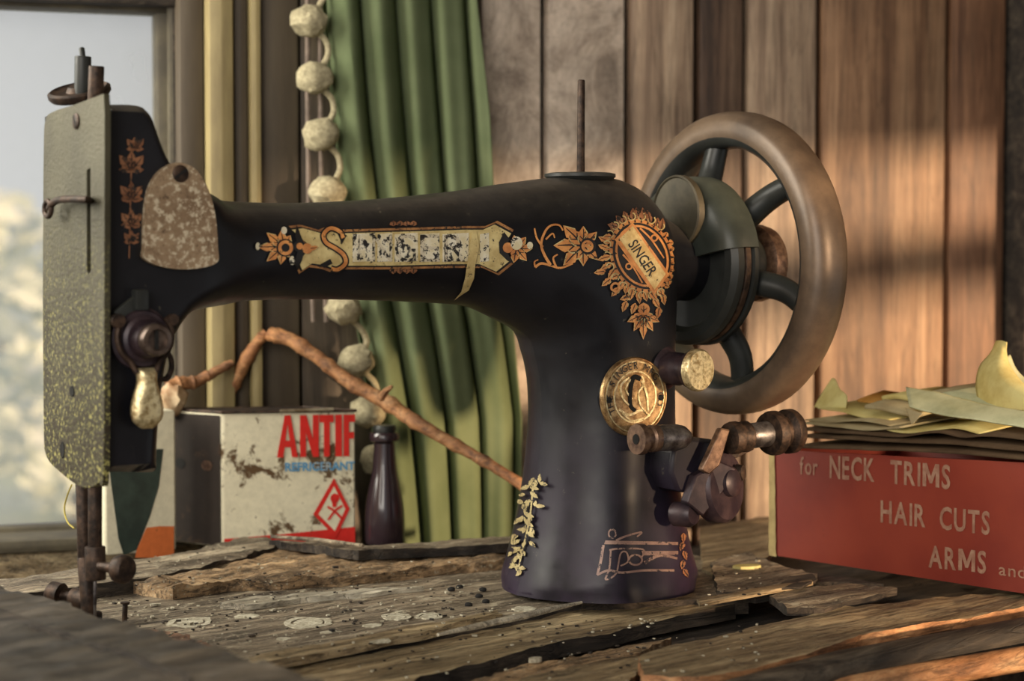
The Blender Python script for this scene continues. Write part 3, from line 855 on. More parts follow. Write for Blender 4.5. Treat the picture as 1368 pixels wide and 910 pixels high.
# lettering S I N G E R, the S large and scrolled
S_ = stroke([(457, 318), (452, 309), (440, 305), (431, 313), (434, 324), (447, 332), (458, 341), (460, 352), (450, 360), (441, 359)], 5, 5)
S_in = stroke([(457, 318), (452, 309), (440, 305), (431, 313), (434, 324), (447, 332), (458, 341), (460, 352), (450, 360), (441, 359)], 9, 9)
decal([S_in, [(455, 314), (462, 314), (455, 327), (453, 320)], [(425, 354), (440, 346), (443, 352), (432, 358)]], 'ink', 'initial_shadow', lift=0.0009, h=5)
decal([S_], 'gold', 'initial_letter', lift=0.0011, h=5)
V_, F_ = [], []
for ch, x, wd in (('I', 477, 16), ('N', 496, 26), ('G', 526, 28), ('E', 560, 26), ('R', 592, 28)):
    tv, tf = text2d(ch, 54, 0.62 if ch != 'I' else 0.9, -0.4)
    xs = [p[0] for p in tv]; x0 = min(xs); sxx = wd / (max(xs) - x0) if ch != 'I' else 0.6
    k = len(V_)
    V_ += [(x + (p[0] - x0) * sxx, 350 - p[1]) for p in tv]; F_ += [tuple(i + k for i in f) for f in tf]
V_, F_ = refine(V_, F_, 6)
MAT['worn_ink'] = gold('worn_black_lettering', (0.03, 0.025, 0.022), (0.02, 0.018, 0.016), (0.66, 0.58, 0.42), 330, 0.475)
decal2(V_, [tuple(reversed(f)) for f in F_], 'worn_ink', 'lettering', mach, 0.0010)
# end rosettes and bosses of the cartouche
rose = [leaf(378, 330, a, ln, 14) for a, ln in ((180, 36), (140, 30), (220, 30), (100, 22), (260, 24), (60, 18), (300, 16))]
decal(rose, 'gold', 'flower', lift=0.0007, h=5)
decal([circ(380, 331, 12)], 'ink', 'flower_shadow', lift=0.0009, h=5)
decal([ring(380, 331, 10, 10, 4.5)], 'gold', 'flower_scroll', lift=0.0011, h=4)
decal([circ(399, 329, 8), [(395, 300), (402, 318), (407, 332), (402, 348), (396, 362), (392, 350), (398, 332), (393, 315)]], 'ink', 'panel_shadow', lift=0.0009, h=5)
decal([circ(409, 332, 7), circ(399, 329, 4.5), leaf(412, 332, 10, 12, 7)], 'gold', 'flower_bud', lift=0.0011, h=4)
decal([circ(343, 329, 3, 5), circ(378, 308, 4, 5), circ(389, 348, 4, 6)], 'flaked', 'highlight_flake', lift=0.0011, h=4)
decal([leaf(688, 332, a, ln, 13) for a, ln in ((0, 22), (50, 20), (310, 22), (100, 18), (260, 20))] + [circ(677, 331, 7)], 'gold', 'flower', lift=0.0011, h=5)
decal([circ(688, 325, 8, 9), circ(706, 328, 4, 5)], 'flaked', 'highlight_flake', lift=0.0013, h=4)
decal([[(672, 310), (680, 320), (672, 331), (680, 344), (688, 354), (676, 348), (666, 338), (665, 324)]], 'ink', 'panel_shadow', lift=0.0009, h=5)
for yy in (302, 359):
    decal([leaf(538 + dx, yy, 90 if yy < 330 else 270, 7, 10) for dx in (-14, -5, 4, 13)], 'gold_dim', 'border_tuft', lift=0.0009, h=4)
decal([[(628, 312), (634, 308), (638, 330), (633, 352), (631, 372), (624, 388), (612, 396), (604, 402), (614, 390), (619, 372), (622, 352), (625, 330)]], 'cream_gold', 'peeling_strip', lift=0.0015, h=5)

# ---- pillar crest
scr = [stroke([(714, 357), (722, 352), (735, 355), (748, 358), (764, 352)], 3.5, 2.5), stroke([(735, 355), (726, 340), (722, 325), (728, 308), (736, 301), (746, 301), (751, 308)], 4, 2),
       stroke([(724, 330), (716, 318), (713, 305)], 3, 2), stroke([(728, 320), (737, 312), (740, 318)], 2.5, 1.5), stroke([(742, 357), (738, 345), (744, 340)], 3, 2), stroke([(714, 357), (713, 350), (718, 347)], 2.5, 1.5)]
decal(scr, 'gold', 'scroll', lift=0.0007, h=5)
decal([leaf(778, 328, a, ln, wd) for a, ln, wd in ((180, 40, 22), (135, 38, 20), (225, 38, 20), (90, 26, 16), (270, 28, 16), (45, 26, 14), (315, 28, 14))], 'gold', 'flower', lift=0.0007, h=5)
decal([ring(784, 329, 11, 11, 5)], 'ink', 'flower_shadow', lift=0.0009, h=4)
decal([ring(783, 329, 8, 8, 3)], 'gold', 'flower_scroll', lift=0.0011, h=4)
EX, EY, ERX, ERY, ERO = 856, 342, 37, 46, -26
wre = []
random.seed(3)
for i in range(34):
    a = 2 * math.pi * i / 34
    x = EX + 40 * math.cos(a) * math.cos(R(ERO)) - 50 * math.sin(a) * math.sin(R(ERO)); y = EY + 40 * math.cos(a) * math.sin(R(ERO)) + 50 * math.sin(a) * math.cos(R(ERO))
    x = min(x, 893)
    ang = math.degrees(math.atan2(-(y - EY), x - EX))
    wre.append((leaf(x, y, ang + random.uniform(-40, 40), random.uniform(12, 19) if x < 885 else 7, 9), y))
decal([l for l, y in wre if y < 315], 'gold_dim', 'wreath_leaves', lift=0.0006, h=5)
decal([l for l, y in wre if y >= 315], 'gold', 'wreath_leaves', lift=0.0006, h=5)
curls = []
for i in range(22):
    a = 2 * math.pi * i / 22 + 0.1
    x = EX + 45 * math.cos(a) * math.cos(R(ERO)) - 55 * math.sin(a) * math.sin(R(ERO)); y = EY + 45 * math.cos(a) * math.sin(R(ERO)) + 55 * math.sin(a) * math.cos(R(ERO))
    if x > 886: continue
    curls.append(stroke([(x + 5 * math.cos(q + a), y + 5 * math.sin(q + a)) for q in np.linspace(0, 4.2, 6)], 1.8, 1.0, 3))
decal(curls, 'cream_gold', 'wreath_curls', lift=0.0010, h=4)
decal([circ(EX, EY, 41, 51, 40, 0, ERO)], 'gold', 'crest_ground', lift=0.0007, h=6)
tick = []
for i in range(30):
    a = 2 * math.pi * i / 30
    P0, P1 = [(EX + (37 + d) * math.cos(a) * math.cos(R(ERO)) - (46 + d) * math.sin(a) * math.sin(R(ERO)), EY + (37 + d) * math.cos(a) * math.sin(R(ERO)) + (46 + d) * math.sin(a) * math.cos(R(ERO))) for d in (0.5, 4.5)]
    tick.append(stroke([P0, ((P0[0] + P1[0]) / 2, (P0[1] + P1[1]) / 2), P1], 2.6, 0.8, 2))
decal(tick, 'ink', 'crest_ticks', lift=0.0010, h=4)
decal([circ(EX, EY, 37, 46, 40, 0, ERO)], 'ink', 'crest_field', lift=0.0009, h=6)
decal([ring(EX, EY, 34, 43, 3, ERO)], 'gold', 'crest_ring', lift=0.0011, h=5)
ban = [(819, 320), (843, 297), (892, 366), (872, 394)]
decal([ban], 'gold', 'crest_band_border', lift=0.0013, h=5)
decal([[(825, 319), (843, 302), (887, 366), (872, 387)]], 'crest_cream', 'crest_band', lift=0.0015, h=5)
decal([ring(838, 356, 5, 5, 2.2, n=14), ring(872, 318, 5, 5, 2.2, n=14), stroke([(830, 340), (842, 354), (856, 378)], 2.5, 2), stroke([(853, 305), (868, 320), (885, 345)], 2.5, 2)], 'gold', 'crest_scroll', lift=0.0013, h=4)
tv, tf = text2d('SINGER', 20, 0.78, 0.2, 'CENTER'); tv, tf = refine(tv, tf, 5)
ca, sa = math.cos(R(56)), math.sin(R(56))
decal2([(856 + x * ca + (y - 7) * sa, 344 + x * sa - (y - 7) * ca) for x, y in tv], [tuple(reversed(f)) for f in tf], 'ink', 'lettering', mach, 0.0017)
low = [leaf(858, 420, a, ln, 12) for a, ln in ((270, 34), (240, 26), (300, 26), (205, 24), (335, 24), (90, 16))]
decal(low, 'gold', 'flower', lift=0.0009, h=5)
decal([leaf(x, y, a, 16, 9) for x, y, a in ((842, 395, 200), (836, 402, 250), (826, 384, 230), (872, 398, 300), (884, 392, 280), (880, 410, 260), (848, 405, 250), (815, 372, 220), (808, 362, 190))], 'gold', 'wreath_leaves', lift=0.0006, h=5)
decal([ring(858, 413, 8, 8, 3.5, n=18), ring(820, 384, 7, 7, 3, n=16)], 'gold', 'scroll', lift=0.0013, h=4)
# ---- small flowers up the head
vine = []
for y, s_ in ((188, 9), (216, 13), (255, 12), (290, 11), (312, 8)):
    x = 180 if y == 188 else 175
    vine += [leaf(x, y + 12, a, s_ * 2.0, s_ * 1.15) for a in (90, 128, 52)] + [leaf(x, y + 12, a, s_ * 1.3, s_ * 0.7) for a in (175, 5)]
vine.append(stroke([(176, 200), (174, 260), (172, 345)], 2.0, 1.2))
decal(vine, 'gold_dim', 'head_vine', lift=0.0004, h=4)
# ---- faded decals at the foot
random.seed(11)
sd = []
for i in range(46):
    t_ = random.random(); y = 640 + t_ * 130; x = 712 - 24 * t_ + random.uniform(-7 - 5 * t_, 9)
    sd.append(leaf(x, y, random.uniform(0, 360), random.uniform(8, 14), random.uniform(5, 6.9)))
sd += [stroke([(712, 638), (707, 690), (697, 735), (690, 766)], 2.5, 2)]
def round_pillar(px, py, lift=0.0005):
    """point of the round pillar under a pixel, also where it turns away from the front"""
    y = M0.y - 0.03
    for _ in range(8):
        p = TP(px, py, y); r_ = float(np.interp(p.z, ZT, TT)); o_ = max(-r_ * .985, min(r_ * .985, p.x - M0.x * y / M0.y))
        y = M0.y - math.sqrt(r_ * r_ - o_ * o_)
    p = TP(px, py, y); d = Vector((p.x - M0.x, p.y - M0.y, 0)).normalized()
    q = M0 + d * (r_ + lift); return mloc(Vector((q.x, q.y, p.z)))
V_, F_ = [], []
for poly in sd:
    P_, T_, _ = fill(resample(poly, 4))
    k = len(V_); V_ += [round_pillar(*q) for q in P_]; F_ += [tuple(i + k for i in t) for t in T_]
mesh_obj('foot_spray', V_, F_, 'side_gold', mach, True)
bx = [[(808, 722), (905, 724), (905, 728), (806, 727)], stroke([(805, 728), (802, 748), (797, 768)], 4, 3), stroke([(797, 768), (812, 762), (830, 765), (860, 762), (900, 762)], 3, 3),
      ring(817, 713, 6, 7, 2.2, n=16), stroke([(822, 722), (836, 716), (856, 711), (850, 717)], 3, 2), stroke([(813, 735), (826, 733), (858, 734), (856, 745)], 2.5, 2),
      stroke([(815, 735), (813, 760), (808, 774), (822, 766), (828, 740), (836, 738), (838, 750), (828, 756)], 2.5, 2), ring(848, 748, 10, 8, 2.5, n=18), stroke([(860, 752), (880, 742), (904, 746)], 5, 3), [(856, 736), (905, 736), (905, 741), (858, 742)]]
decal(bx, 'base_gold', 'foot_panel', lift=0.0006, h=5)
decal([leaf(912, y, a, 13, 7) for y, a in ((712, 270), (724, 250), (736, 290), (748, 260), (760, 300))], 'gold_dim', 'foot_corner', lift=0.0006, h=5)

# ---- face plate
def pu(px, py, u=None):
    p = PU(px, py, U0 - 0.003 if u is None else u); return (p.y, p.z)
plate = catmull([pu(*q) for q in ((57, 560), (56, 400), (57, 200), (60, 160), (70, 149), (100, 139), (137, 125))], 5) + \
        catmull([pu(*q) for q in ((138.5, 150), (138, 400), (137, 628), (130, 645), (117, 652), (101, 648), (80, 632), (64, 616), (58, 600))], 5)
slot_h = [pu(*q) for q in ((114.5, 228), (119.5, 224), (120, 362), (117, 366), (114.5, 362))]
fp = MB().prism(plate, 0.0028, lambda a, b, t: Vector((U0 + 0.0002 - t, a, b)), (slot_h,)).build('face_plate', 'face', mach)
bv = fp.modifiers.new('bevel', 'BEVEL'); bv.width = 0.0009; bv.segments = 2; bv.limit_method = 'ANGLE'; bv.angle_limit = R(50)
UX = Vector((-1, 0, 0))
def on_face(px, py, out=0.0):
    p = PU(px, py, U0 - 0.0025 - out); return Vector((p.x, p.y, p.z))
def screw(c, ax, r, hgt, mat, name, parent, slotdir=(0, 0, 1)):
    ax = Vector(ax).normalized()
    o = MB().lathe([(r, 0), (r, hgt * .6), (r * .8, hgt), (0, hgt)], c, ax, 20).build(name, mat, parent)
    d = Vector(slotdir); d = (d - ax * d.dot(ax)).normalized(); e = ax.cross(d)
    M = Matrix((d, e, ax)).transposed()
    MB().box(Vector(c) + ax * (hgt * 0.98), (r * 1.7, r * 0.28, hgt * .2), M).build('screw_slot', 'dark', o)
    return o
screw(on_face(103, 162), UX, 0.0035, 0.0012, 'rust', 'screw', fp, (0, 0.5, 1))
MB().lathe([(0.0026, 0), (0.0024, 0.0005), (0, 0.0005)], on_face(97, 523), UX, 16).build('screw_hole', 'dark', fp)
MB().lathe([(0.0030, 0), (0.0028, 0.0005), (0, 0.0005)], on_face(84, 601), UX, 16, (1.3, 1)).build('screw_hole', 'dark', fp)
lev = [on_face(119, 268, -0.006), on_face(117, 267, 0.004), on_face(100, 266, 0.006), on_face(80, 267, 0.006), on_face(70, 272, 0.006), on_face(66, 279, 0.006)]
m = MB().tube(catmull(lev, 5), 0.0016, 10)
m.tube([on_face(64, 279, 0.006) + Vector((0, 0.0042 * math.cos(a), 0.0034 * math.sin(a))) for a in np.linspace(0, 2 * math.pi, 20)[:-1]], 0.0012, 8, True)
m.build('take_up_lever', 'rust', mach)

# ---- top of the head: presser screw, needle bar top
UH = U0 + 0.012
def hu(px, py, u=UH): return PU(px, py, u)
c = hu(106, 123)
m = MB().lathe([(0.006, -0.0035), (0.0130, -0.0025), (0.0142, -0.001), (0.0142, 0.0010), (0.0128, 0.0018), (0.0118, 0.0010), (0.006, 0.0008), (0.0045, 0.003), (0, 0.003)], (c.x, c.y, c.z), (-0.30, -0.22, 1), 34)
m.build('thumb_nut', 'rust', mach)
a_, b_ = hu(111, 75), hu(110, 140)
MB().cyl(b_, a_, 0.0037, bev=0.0006).build('presser_bar_top', 'black_iron', mach)
a_, b_ = hu(129, 88, U0 + 0.009), hu(127, 145, U0 + 0.009)
MB().cyl(b_, a_, 0.0034, bev=0.0006).build('needle_bar_top', 'rust', mach)
a_, b_ = hu(109, 64), hu(111, 78)
MB().cyl(b_, a_, 0.0013, bev=0.0004).build('set_screw', 'black_iron', mach)

# ---- bars under the head
def bar(name, x0, y0, x1, y1, r, u=UH, r1=None, mat='rust', seg=16):
    return MB().cyl(hu(x0, y0, u), hu(x1, y1, u), r, r1, seg, 0.0005).build(name, mat, mach)
bar('presser_bar', 110, 640, 113, 752, 0.0031)
bar('needle_bar', 127, 640, 127, 742, 0.0031, U0 + 0.010)
bar('presser_bar_tip', 113, 745, 119, 822, 0.0034)
bar('needle_clamp', 127, 730, 128, 775, 0.0046, U0 + 0.010)
bar('needle', 127, 770, 127, 826, 0.0009, U0 + 0.010, 0.0006, 'steel')
p = hu(133, 757, U0 + 0.010); q = Vector((0.45, -1, 0)).normalized()
m = MB().lathe([(0.0022, 0), (0.0022, 0.010), (0.0060, 0.011), (0.0064, 0.0125), (0.0064, 0.0155), (0.0055, 0.0168), (0, 0.017)], p, q, 22)
m.build('clamp_screw', 'rust', mach)
p = hu(112, 802)
m = MB().lathe([(0.0048, -0.004), (0.0048, 0.006), (0.0022, 0.0065), (0.0022, 0.012), (0.0055, 0.0125), (0.0055, 0.018), (0.0045, 0.019), (0, 0.019)], p, Vector((-0.55, 0.85, 0.12)), 20)
m.build('foot_screw', 'rust', mach)
ft = hu(118, 822)
m = MB().box((ft.x, ft.y, ft.z * 0.5 + 0.0045), (0.012, 0.005, max(0.004, ft.z - 0.006)), None, 0.001)
m.box((ft.x + 0.002, ft.y - 0.004, 0.0065), (0.022, 0.012, 0.0025), None, 0.001)
m.build('presser_foot', 'rust', mach)
MB().tube(catmull([hu(96, 648), hu(90, 662), hu(86, 680), hu(90, 697), hu(99, 706)], 6), 0.0004, 6).build('thread', 'thread', mach)

# ---- side cover
FV = Vector((0, -1, 0))
def fr(px, py, out=0.0):
    p = PV(px, py, -TH - out); return (p.x, p.z)
cov = catmull([fr(*q, 0.004) for q in ((194, 330), (195, 290), (200, 255), (212, 232), (230, 219), (246, 218), (264, 228), (280, 255), (289, 290), (292, 330), (292, 349), (275, 357), (243, 360), (212, 355), (194, 345))], 5, True)
cv = MB().prism(cov, 0.0045, lambda a, b, t: Vector((a, -TH + 0.001 - t, b))).build('side_cover', 'cover', mach)
bv = cv.modifiers.new('bevel', 'BEVEL'); bv.width = 0.0012; bv.segments = 2; bv.limit_method = 'ANGLE'; bv.angle_limit = R(50)
p = PV(241, 232, -TH - 0.0035); screw((p.x, -TH - 0.0030, p.z), FV, 0.0038, 0.0012, 'rust', 'screw', cv, (1, 0, 0.7))

# ---- tension unit
tc = PV(185, 452, -TH); TCn = Vector((tc.x, -TH, tc.z))
ten = MB().lathe([(0.0135, -0.001), (0.0135, 0.003), (0.0120, 0.0035), (0.0125, 0.0045), (0.0118, 0.0058), (0.0095, 0.0060), (0.0100, 0.0075), (0.0085, 0.0085), (0.0078, 0.0120), (0.0072, 0.0155)], TCn, FV, 32).build('tension_discs', 'purple_iron', mach)
MAT['nut_metal'] = simple('brownish_nut_metal', (0.20, 0.15, 0.12), 0.35, 0.7, (0.08, 0.055, 0.045), 180, bump=0.15)
kn = MB().lathe([(0.0060, 0.013), (0.0068, 0.014), (0.0070, 0.019), (0.0063, 0.0205), (0.0046, 0.0208), (0.0042, 0.0185), (0, 0.0185)], TCn, FV, 28).build('tension_nut', 'nut_metal', ten)
MB().box(TCn + FV * 0.0192, (0.0014, 0.0012, 0.008)).build('nut_slot', 'dark', kn)
m = MB()
for sg in (-1, 1):
    m.tube([TCn + Vector((sg * 0.0125 * math.cos(a), -0.007, 0.0125 * math.sin(a) + 0.001)) for a in np.linspace(0.7, -1.0, 12)] + [TCn + Vector((sg * 0.0042, -0.008, -0.0145))], 0.0012, 8)
m.cyl(TCn + Vector((-0.0125, -0.006, 0.008)), TCn + Vector((-0.0125, -0.009, 0.008)), 0.0030)
m.cyl(TCn + Vector((0.0125, -0.006, 0.008)), TCn + Vector((0.0125, -0.009, 0.008)), 0.0024)
m.build('tension_yoke', 'rust', ten)
tear = [(0.0050, 0.0), (0.0044, -0.006), (0.0062, -0.012), (0.0072, -0.017), (0.0066, -0.022), (0.003, -0.0255), (0, -0.026)]
outl = catmull([(x, z) for x, z in tear] + [(-x, z) for x, z in reversed(tear[:-1])], 4)
gp = MB(); P_, T_, _ = fill(outl, (), gridpts(outl, 0.0012, 0.0006)); n_ = len(P_)
dd = segdist(np.array(outl), np.array(P_)).min(1)
dv = [TCn + Vector((x + 0.001, -0.007 - 0.0030 * math.sqrt(max(0, 1 - (1 - min(1, d / 0.005)) ** 2)), z - 0.0125)) for (x, z), d in zip(P_, dd)]
db = [TCn + Vector((x + 0.001, -0.0055, z - 0.0125)) for x, z in P_]
gp.add(dv + db, [t for t in T_] + [tuple(i + n_ for i in reversed(t)) for t in T_]); gp.build('thread_guide', 'pale_brass', ten)
e = PV(219, 488, -TH + 0.002)
m = MB().tube([Vector((e.x + 0.0036 * math.cos(a), e.y, e.z + 0.0062 * math.sin(a))) for a in np.linspace(0, 2 * math.pi, 22)[:-1]], 0.0013, 8, True)
m.cyl(e + Vector((-0.002, 0, -0.006)), e + Vector((-0.009, -0.004, -0.011)), 0.0013)
m.build('check_spring', 'rust', ten)
m = MB().box(TCn + Vector((-0.0005, -0.003, 0.0165)), (0.006, 0.006, 0.009), None, 0.001)
m.box(TCn + Vector((-0.006, -0.002, 0.0125)), (0.012, 0.004, 0.006), Matrix.Rotation(R(-35), 3, 'Y'), 0.001)
m.build('tension_bracket', 'black_iron', ten)

# ---- spool pin on its disc
zp = PP(770, 236)[1]
MB().lathe([(0.014, -0.004), (0.0185, -0.0005), (0.0185, 0.001), (0.016, 0.0016), (0, 0.002)], (PP(769, 236)[0], 0, zp), (0, 0, 1), 32).build('top_cap', 'black_iron', mach)
a_ = PP(771, 108); b_ = PP(770, 236)
MB().cyl((b_[0], 0, b_[1]), (a_[0], 0, a_[1]), 0.0021, 0.0019, 12, 0.0006).build('spool_pin', 'rust', mach)

# ---- handwheel side (axis along u)
def axial(px):   # u on the axle under a pixel column
    t = (px - 684) / F
    return (t * M0.y - M0.x) / (MU.x - t * MU.y)
UW = axial(977)
wp_ = M0 + MU * UW
ZA = hit(984, 352, wp_, Vector((0, 1, 0))).z
AX = Vector((1, 0, 0))
def axc(u): return Vector((u, 0, ZA))
RO = 202 * wp_.y / F
hw = bpy.data.objects.new('handwheel', None); link(hw, mach)
m = MB(); sec = 18; seg = 72; vs = []; fs = []
for i in range(seg):
    a = 2 * math.pi * i / seg; d = Vector((0, math.cos(a), math.sin(a)))
    for k in range(sec):
        b = 2 * math.pi * k / sec
        cu = math.copysign(abs(math.cos(b)) ** 0.8, math.cos(b)) * 0.0125; cr = math.copysign(abs(math.sin(b)) ** 0.8, math.sin(b)) * 0.0102
        vs.append(axc(UW + cu) + d * (RO - 0.0102 + cr))
for i in range(seg):
    for k in range(sec):
        j, l_ = (i + 1) % seg, (k + 1) % sec
        fs.append((i * sec + k, i * sec + l_, j * sec + l_, j * sec + k))
m.add(vs, fs); rim_ = m.build('rim', 'rimmetal', hw)
rim_.data.materials.append(MAT['black_iron'])
for p_ in rim_.data.polygons:
    c_ = p_.center - axc(UW); rr_ = math.hypot(c_.y, c_.z)
    if rr_ < RO - 0.0150: p_.material_index = 1
UD = axial(925)
for k in range(6):
    a = R(38 + 60 * k)     # angle seen from the pillar side: +v is the left of the picture
    def sp(r, da, u): return axc(u) + Vector((0, -math.cos(a + da) * r, math.sin(a + da) * r))
    path = [sp(0.014, 0, UD + 0.012), sp(0.035, 0.10, UD + 0.016), sp(0.052, 0.10, UW - 0.004), sp(RO - 0.012, 0.0, UW)]
    path = catmull(path, 6)
    rr = np.linspace(0.0078, 0.0060, len(path))
    MB().tube(path, list(rr), 14).build('spoke', 'black_iron', hw)
MB().lathe([(0.016, UD - 0.002), (0.018, UD + 0.008), (0.016, UW + 0.010), (0.014, UW + 0.018)], axc(0), AX, 28).build('hub', 'black_iron', hw)
MB().lathe([(0.017, UW + 0.012), (0.021, UW + 0.015), (0.0215, UW + 0.019), (0.0205, UW + 0.023), (0.015, UW + 0.024), (0, UW + 0.024)], axc(0), AX, 36).build('clutch_nut', 'copper', hw)
RD = 112 * 1.05 / F
MB().lathe([(0.010, UD - 0.004), (RD * 0.74, UD - 0.005), (RD * 0.80, UD - 0.0085), (RD * 0.90, UD - 0.008), (RD * 0.955, UD - 0.005), (RD * 0.955, UD - 0.001), (RD * 0.90, UD + 0.000), (RD * 0.90, UD + 0.005), (RD * 0.965, UD + 0.006), (RD * 0.965, UD + 0.009), (RD * 0.90, UD + 0.011), (0.012, UD + 0.011)], axc(0), AX, 56).build('belt_pulley', 'black_iron', hw)
MB().lathe([(RD * 0.905, UD + 0.000), (RD * 0.945, UD + 0.001), (RD * 0.945, UD + 0.004), (RD * 0.905, UD + 0.005)], axc(0), AX, 56).build('belt', 'rust', hw)
# fixed guard over the upper half of the pulley, with a round window
gd = MB(); ns = 34; prof = [(0.014, -0.014), (0.030, -0.0135), (RD * 0.86, -0.0115), (RD * 0.96, -0.008), (RD * 1.02, -0.002), (RD * 1.02, 0.007), (RD * 0.985, 0.007), (RD * 0.985, -0.001), (RD * 0.92, -0.0065), (0.030, -0.010), (0.014, -0.010)]
for i in range(ns + 1):
    a = R(11) + (R(196) - R(11)) * i / ns
    d = Vector((0, -math.cos(a), math.sin(a)))
    gd.v += [axc(UD + h_) + d * r_ for r_, h_ in prof]
np_ = len(prof)
for i in range(ns):
    for k in range(np_):
        l_ = (k + 1) % np_
        gd.f.append((i * np_ + k, i * np_ + l_, (i + 1) * np_ + l_, (i + 1) * np_ + k))
gd.f.append(tuple(range(np_))); gd.f.append(tuple(ns * np_ + k for k in reversed(range(np_))))
MAT['green_iron'] = japan('greenish_dusty_iron', (0.036, 0.042, 0.035), (0.13, 0.14, 0.10))
guard = gd.build('belt_guard', 'green_iron', mach)
MAT['boss_metal'] = simple('olive_brown_metal', (0.085, 0.072, 0.045), 0.5, 0.3, (0.045, 0.038, 0.025), 60, bump=0.1)
wc = PU(908, 284, UD - 0.0135)
MB().lathe([(0.0200, -0.003), (0.0200, 0.0006), (0.0190, 0.0012), (0.0183, 0.0003), (0.010, 0.0002), (0, 0.0001)], wc + Vector((-0.0022, 0, 0)), Vector((-1, 0, 0)), 36).build('guard_boss', 'boss_metal', guard)
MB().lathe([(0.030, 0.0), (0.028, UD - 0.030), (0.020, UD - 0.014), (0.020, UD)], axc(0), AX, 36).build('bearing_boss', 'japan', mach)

# ---- stitch regulator
c = surf(889, 492, 0.0)
kd = mloc(M0 + Vector((0.673, -0.74, 0.0)))
kd.normalize()
tip = None
reg = MB().lathe([(0.0120, -0.012), (0.0118, 0.002), (0.0095, 0.004), (0.0080, 0.005), (0.0085, 0.007), (0.0085, 0.013), (0.0078, 0.014), (0.0078, 0.019), (0.0092, 0.020), (0.0096, 0.022), (0.0096, 0.0235)], c - kd * 0.003, kd, 32).build('stitch_regulator', 'purple_iron', mach)
MB().lathe([(0.0096, 0.0232), (0.0108, 0.0238), (0.0108, 0.0262), (0.0098, 0.0275), (0, 0.0278)], c - kd * 0.003, kd, 36).build('regulator_cap', 'pale_brass', reg)

# ---- badge
bc = surf(846, 530, 0.0); bn = mloc(M0 + Vector((0.53, -0.85, 0.0))); bn.normalize()
BE1 = Vector((0, 0, 1)).cross(bn) * 1.0
if BE1.x < 0: BE1 = -BE1
def bdp(x, y, t): return bc + bn * (0.0012 + t) + BE1 * x + Vector((0, 0, y))
BR = 0.0202
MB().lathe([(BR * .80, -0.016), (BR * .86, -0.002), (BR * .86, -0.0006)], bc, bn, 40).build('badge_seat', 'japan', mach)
bd = MB().lathe([(BR, -0.0008), (BR, 0.0012), (BR * .97, 0.0020), (BR * .94, 0.0020), (BR * .93, 0.0014), (0, 0.0014)], bc, bn, 48).build('badge', 'brass', mach)
def relief(polys, h_, mat, name):
    m_ = MB()
    for pl in polys:
        hs = ()
        if isinstance(pl, dict): pl, hs = pl['p'], pl['h']
        m_.prism(pl, h_, lambda a, b, t: bdp(a, b, t), hs)
    return m_.build(name, mat, bd)
relief([{'p': circ(0, 0, BR * .66, None, 40), 'h': (circ(0, 0, BR * .62, None, 40),)}, {'p': circ(0, 0, BR * .90, None, 40), 'h': (circ(0, 0, BR * .87, None, 40),)}], 0.0006, 'pale_brass', 'badge_rings')
fig = [stroke([(-0.004, 0.010), (-0.009, 0.006), (-0.008, 0.0), (-0.004, -0.004)], 0.0012, 0.0008), stroke([(-0.003, 0.009), (-0.006, 0.004), (-0.002, -0.001)], 0.0010, 0.0008),
       stroke([(0.004, 0.008), (0.007, 0.001), (0.008, -0.008)], 0.0014, 0.001), stroke([(-0.010, -0.006), (-0.004, -0.009), (0.004, -0.007), (0.009, -0.010)], 0.0014, 0.001),
       stroke([(0.001, 0.009), (0.004, 0.010), (0.005, 0.006), (0.002, 0.002), (0.003, -0.004), (0.006, -0.008)], 0.0010, 0.0008), stroke([(-0.008, -0.008), (-0.002, -0.012), (0.005, -0.011)], 0.001, 0.0008)]
relief(fig, 0.0009, 'pale_brass', 'badge_relief')
relief([stroke([(0.003, 0.009), (-0.001, 0.010), (-0.003, 0.004), (-0.003, -0.004), (0.000, -0.007)], 0.0024, 0.0016)], 0.0011, 'dark', 'badge_needle')
tvs, tfs = [], []
txt = 'THE SINGER MFG. CO.'
for i, ch in enumerate(txt):
    if ch == ' ': continue
    a = R(205) - R(230) * i / (len(txt) - 1)
    tv, tf = text2d(ch, 0.0052, 0.9, 0.0, 'CENTER')
    k = len(tvs); r_ = BR * .70
    for x, y in tv:
        rr = r_ + y; aa = a - x / r_ * 1.0
        tvs.append(bdp(rr * math.cos(aa), rr * math.sin(aa), 0.0009))
    tfs += [tuple(q + k for q in f) for f in tf]
mesh_obj('lettering', tvs, tfs, 'ink', bd, False)
for sx_ in (-1, 1):
    MB().lathe([(0.0016, 0), (0.0014, 0.0012), (0, 0.0014)], bdp(sx_ * BR * .80, -0.001, 0), bn, 14).build('badge_pin', 'dark', bd)

# ---- bobbin winder
VW = -0.062
bw = bpy.data.objects.new('bobbin_winder', None); link(bw, mach)
def wv(px, py, v=VW): return PV(px, py, v)
p0, p1 = wv(850, 587), wv(912, 584)
ax = (p1 - p0).normalized(); L = (p1 - p0).length
m = MB().lathe([(0.0075, 0.0), (0.0078, 0.002), (0.0078, 0.0035), (0.0056, 0.0045), (0.0056, 0.0075), (0.0068, 0.0085), (0.0068, 0.012)], p0, ax, 26)
m.build('winder_head', 'copper', bw)
MB().lathe([(0.0026, -0.0003), (0.0022, -0.0004), (0, -0.0004)], p0, ax, 14).build('head_center', 'dark', bw)
MB().lathe([(0.0064, 0.012), (0.0066, 0.013), (0.0066, L - 0.004), (0.0058, L), (0.003, L + 0.004)], p0, ax, 26).build('winder_barrel', 'steel', bw)
q0, q1 = wv(972, 586), wv(1048, 577)
ax2 = (q1 - q0).normalized(); L2 = (q1 - q0).length
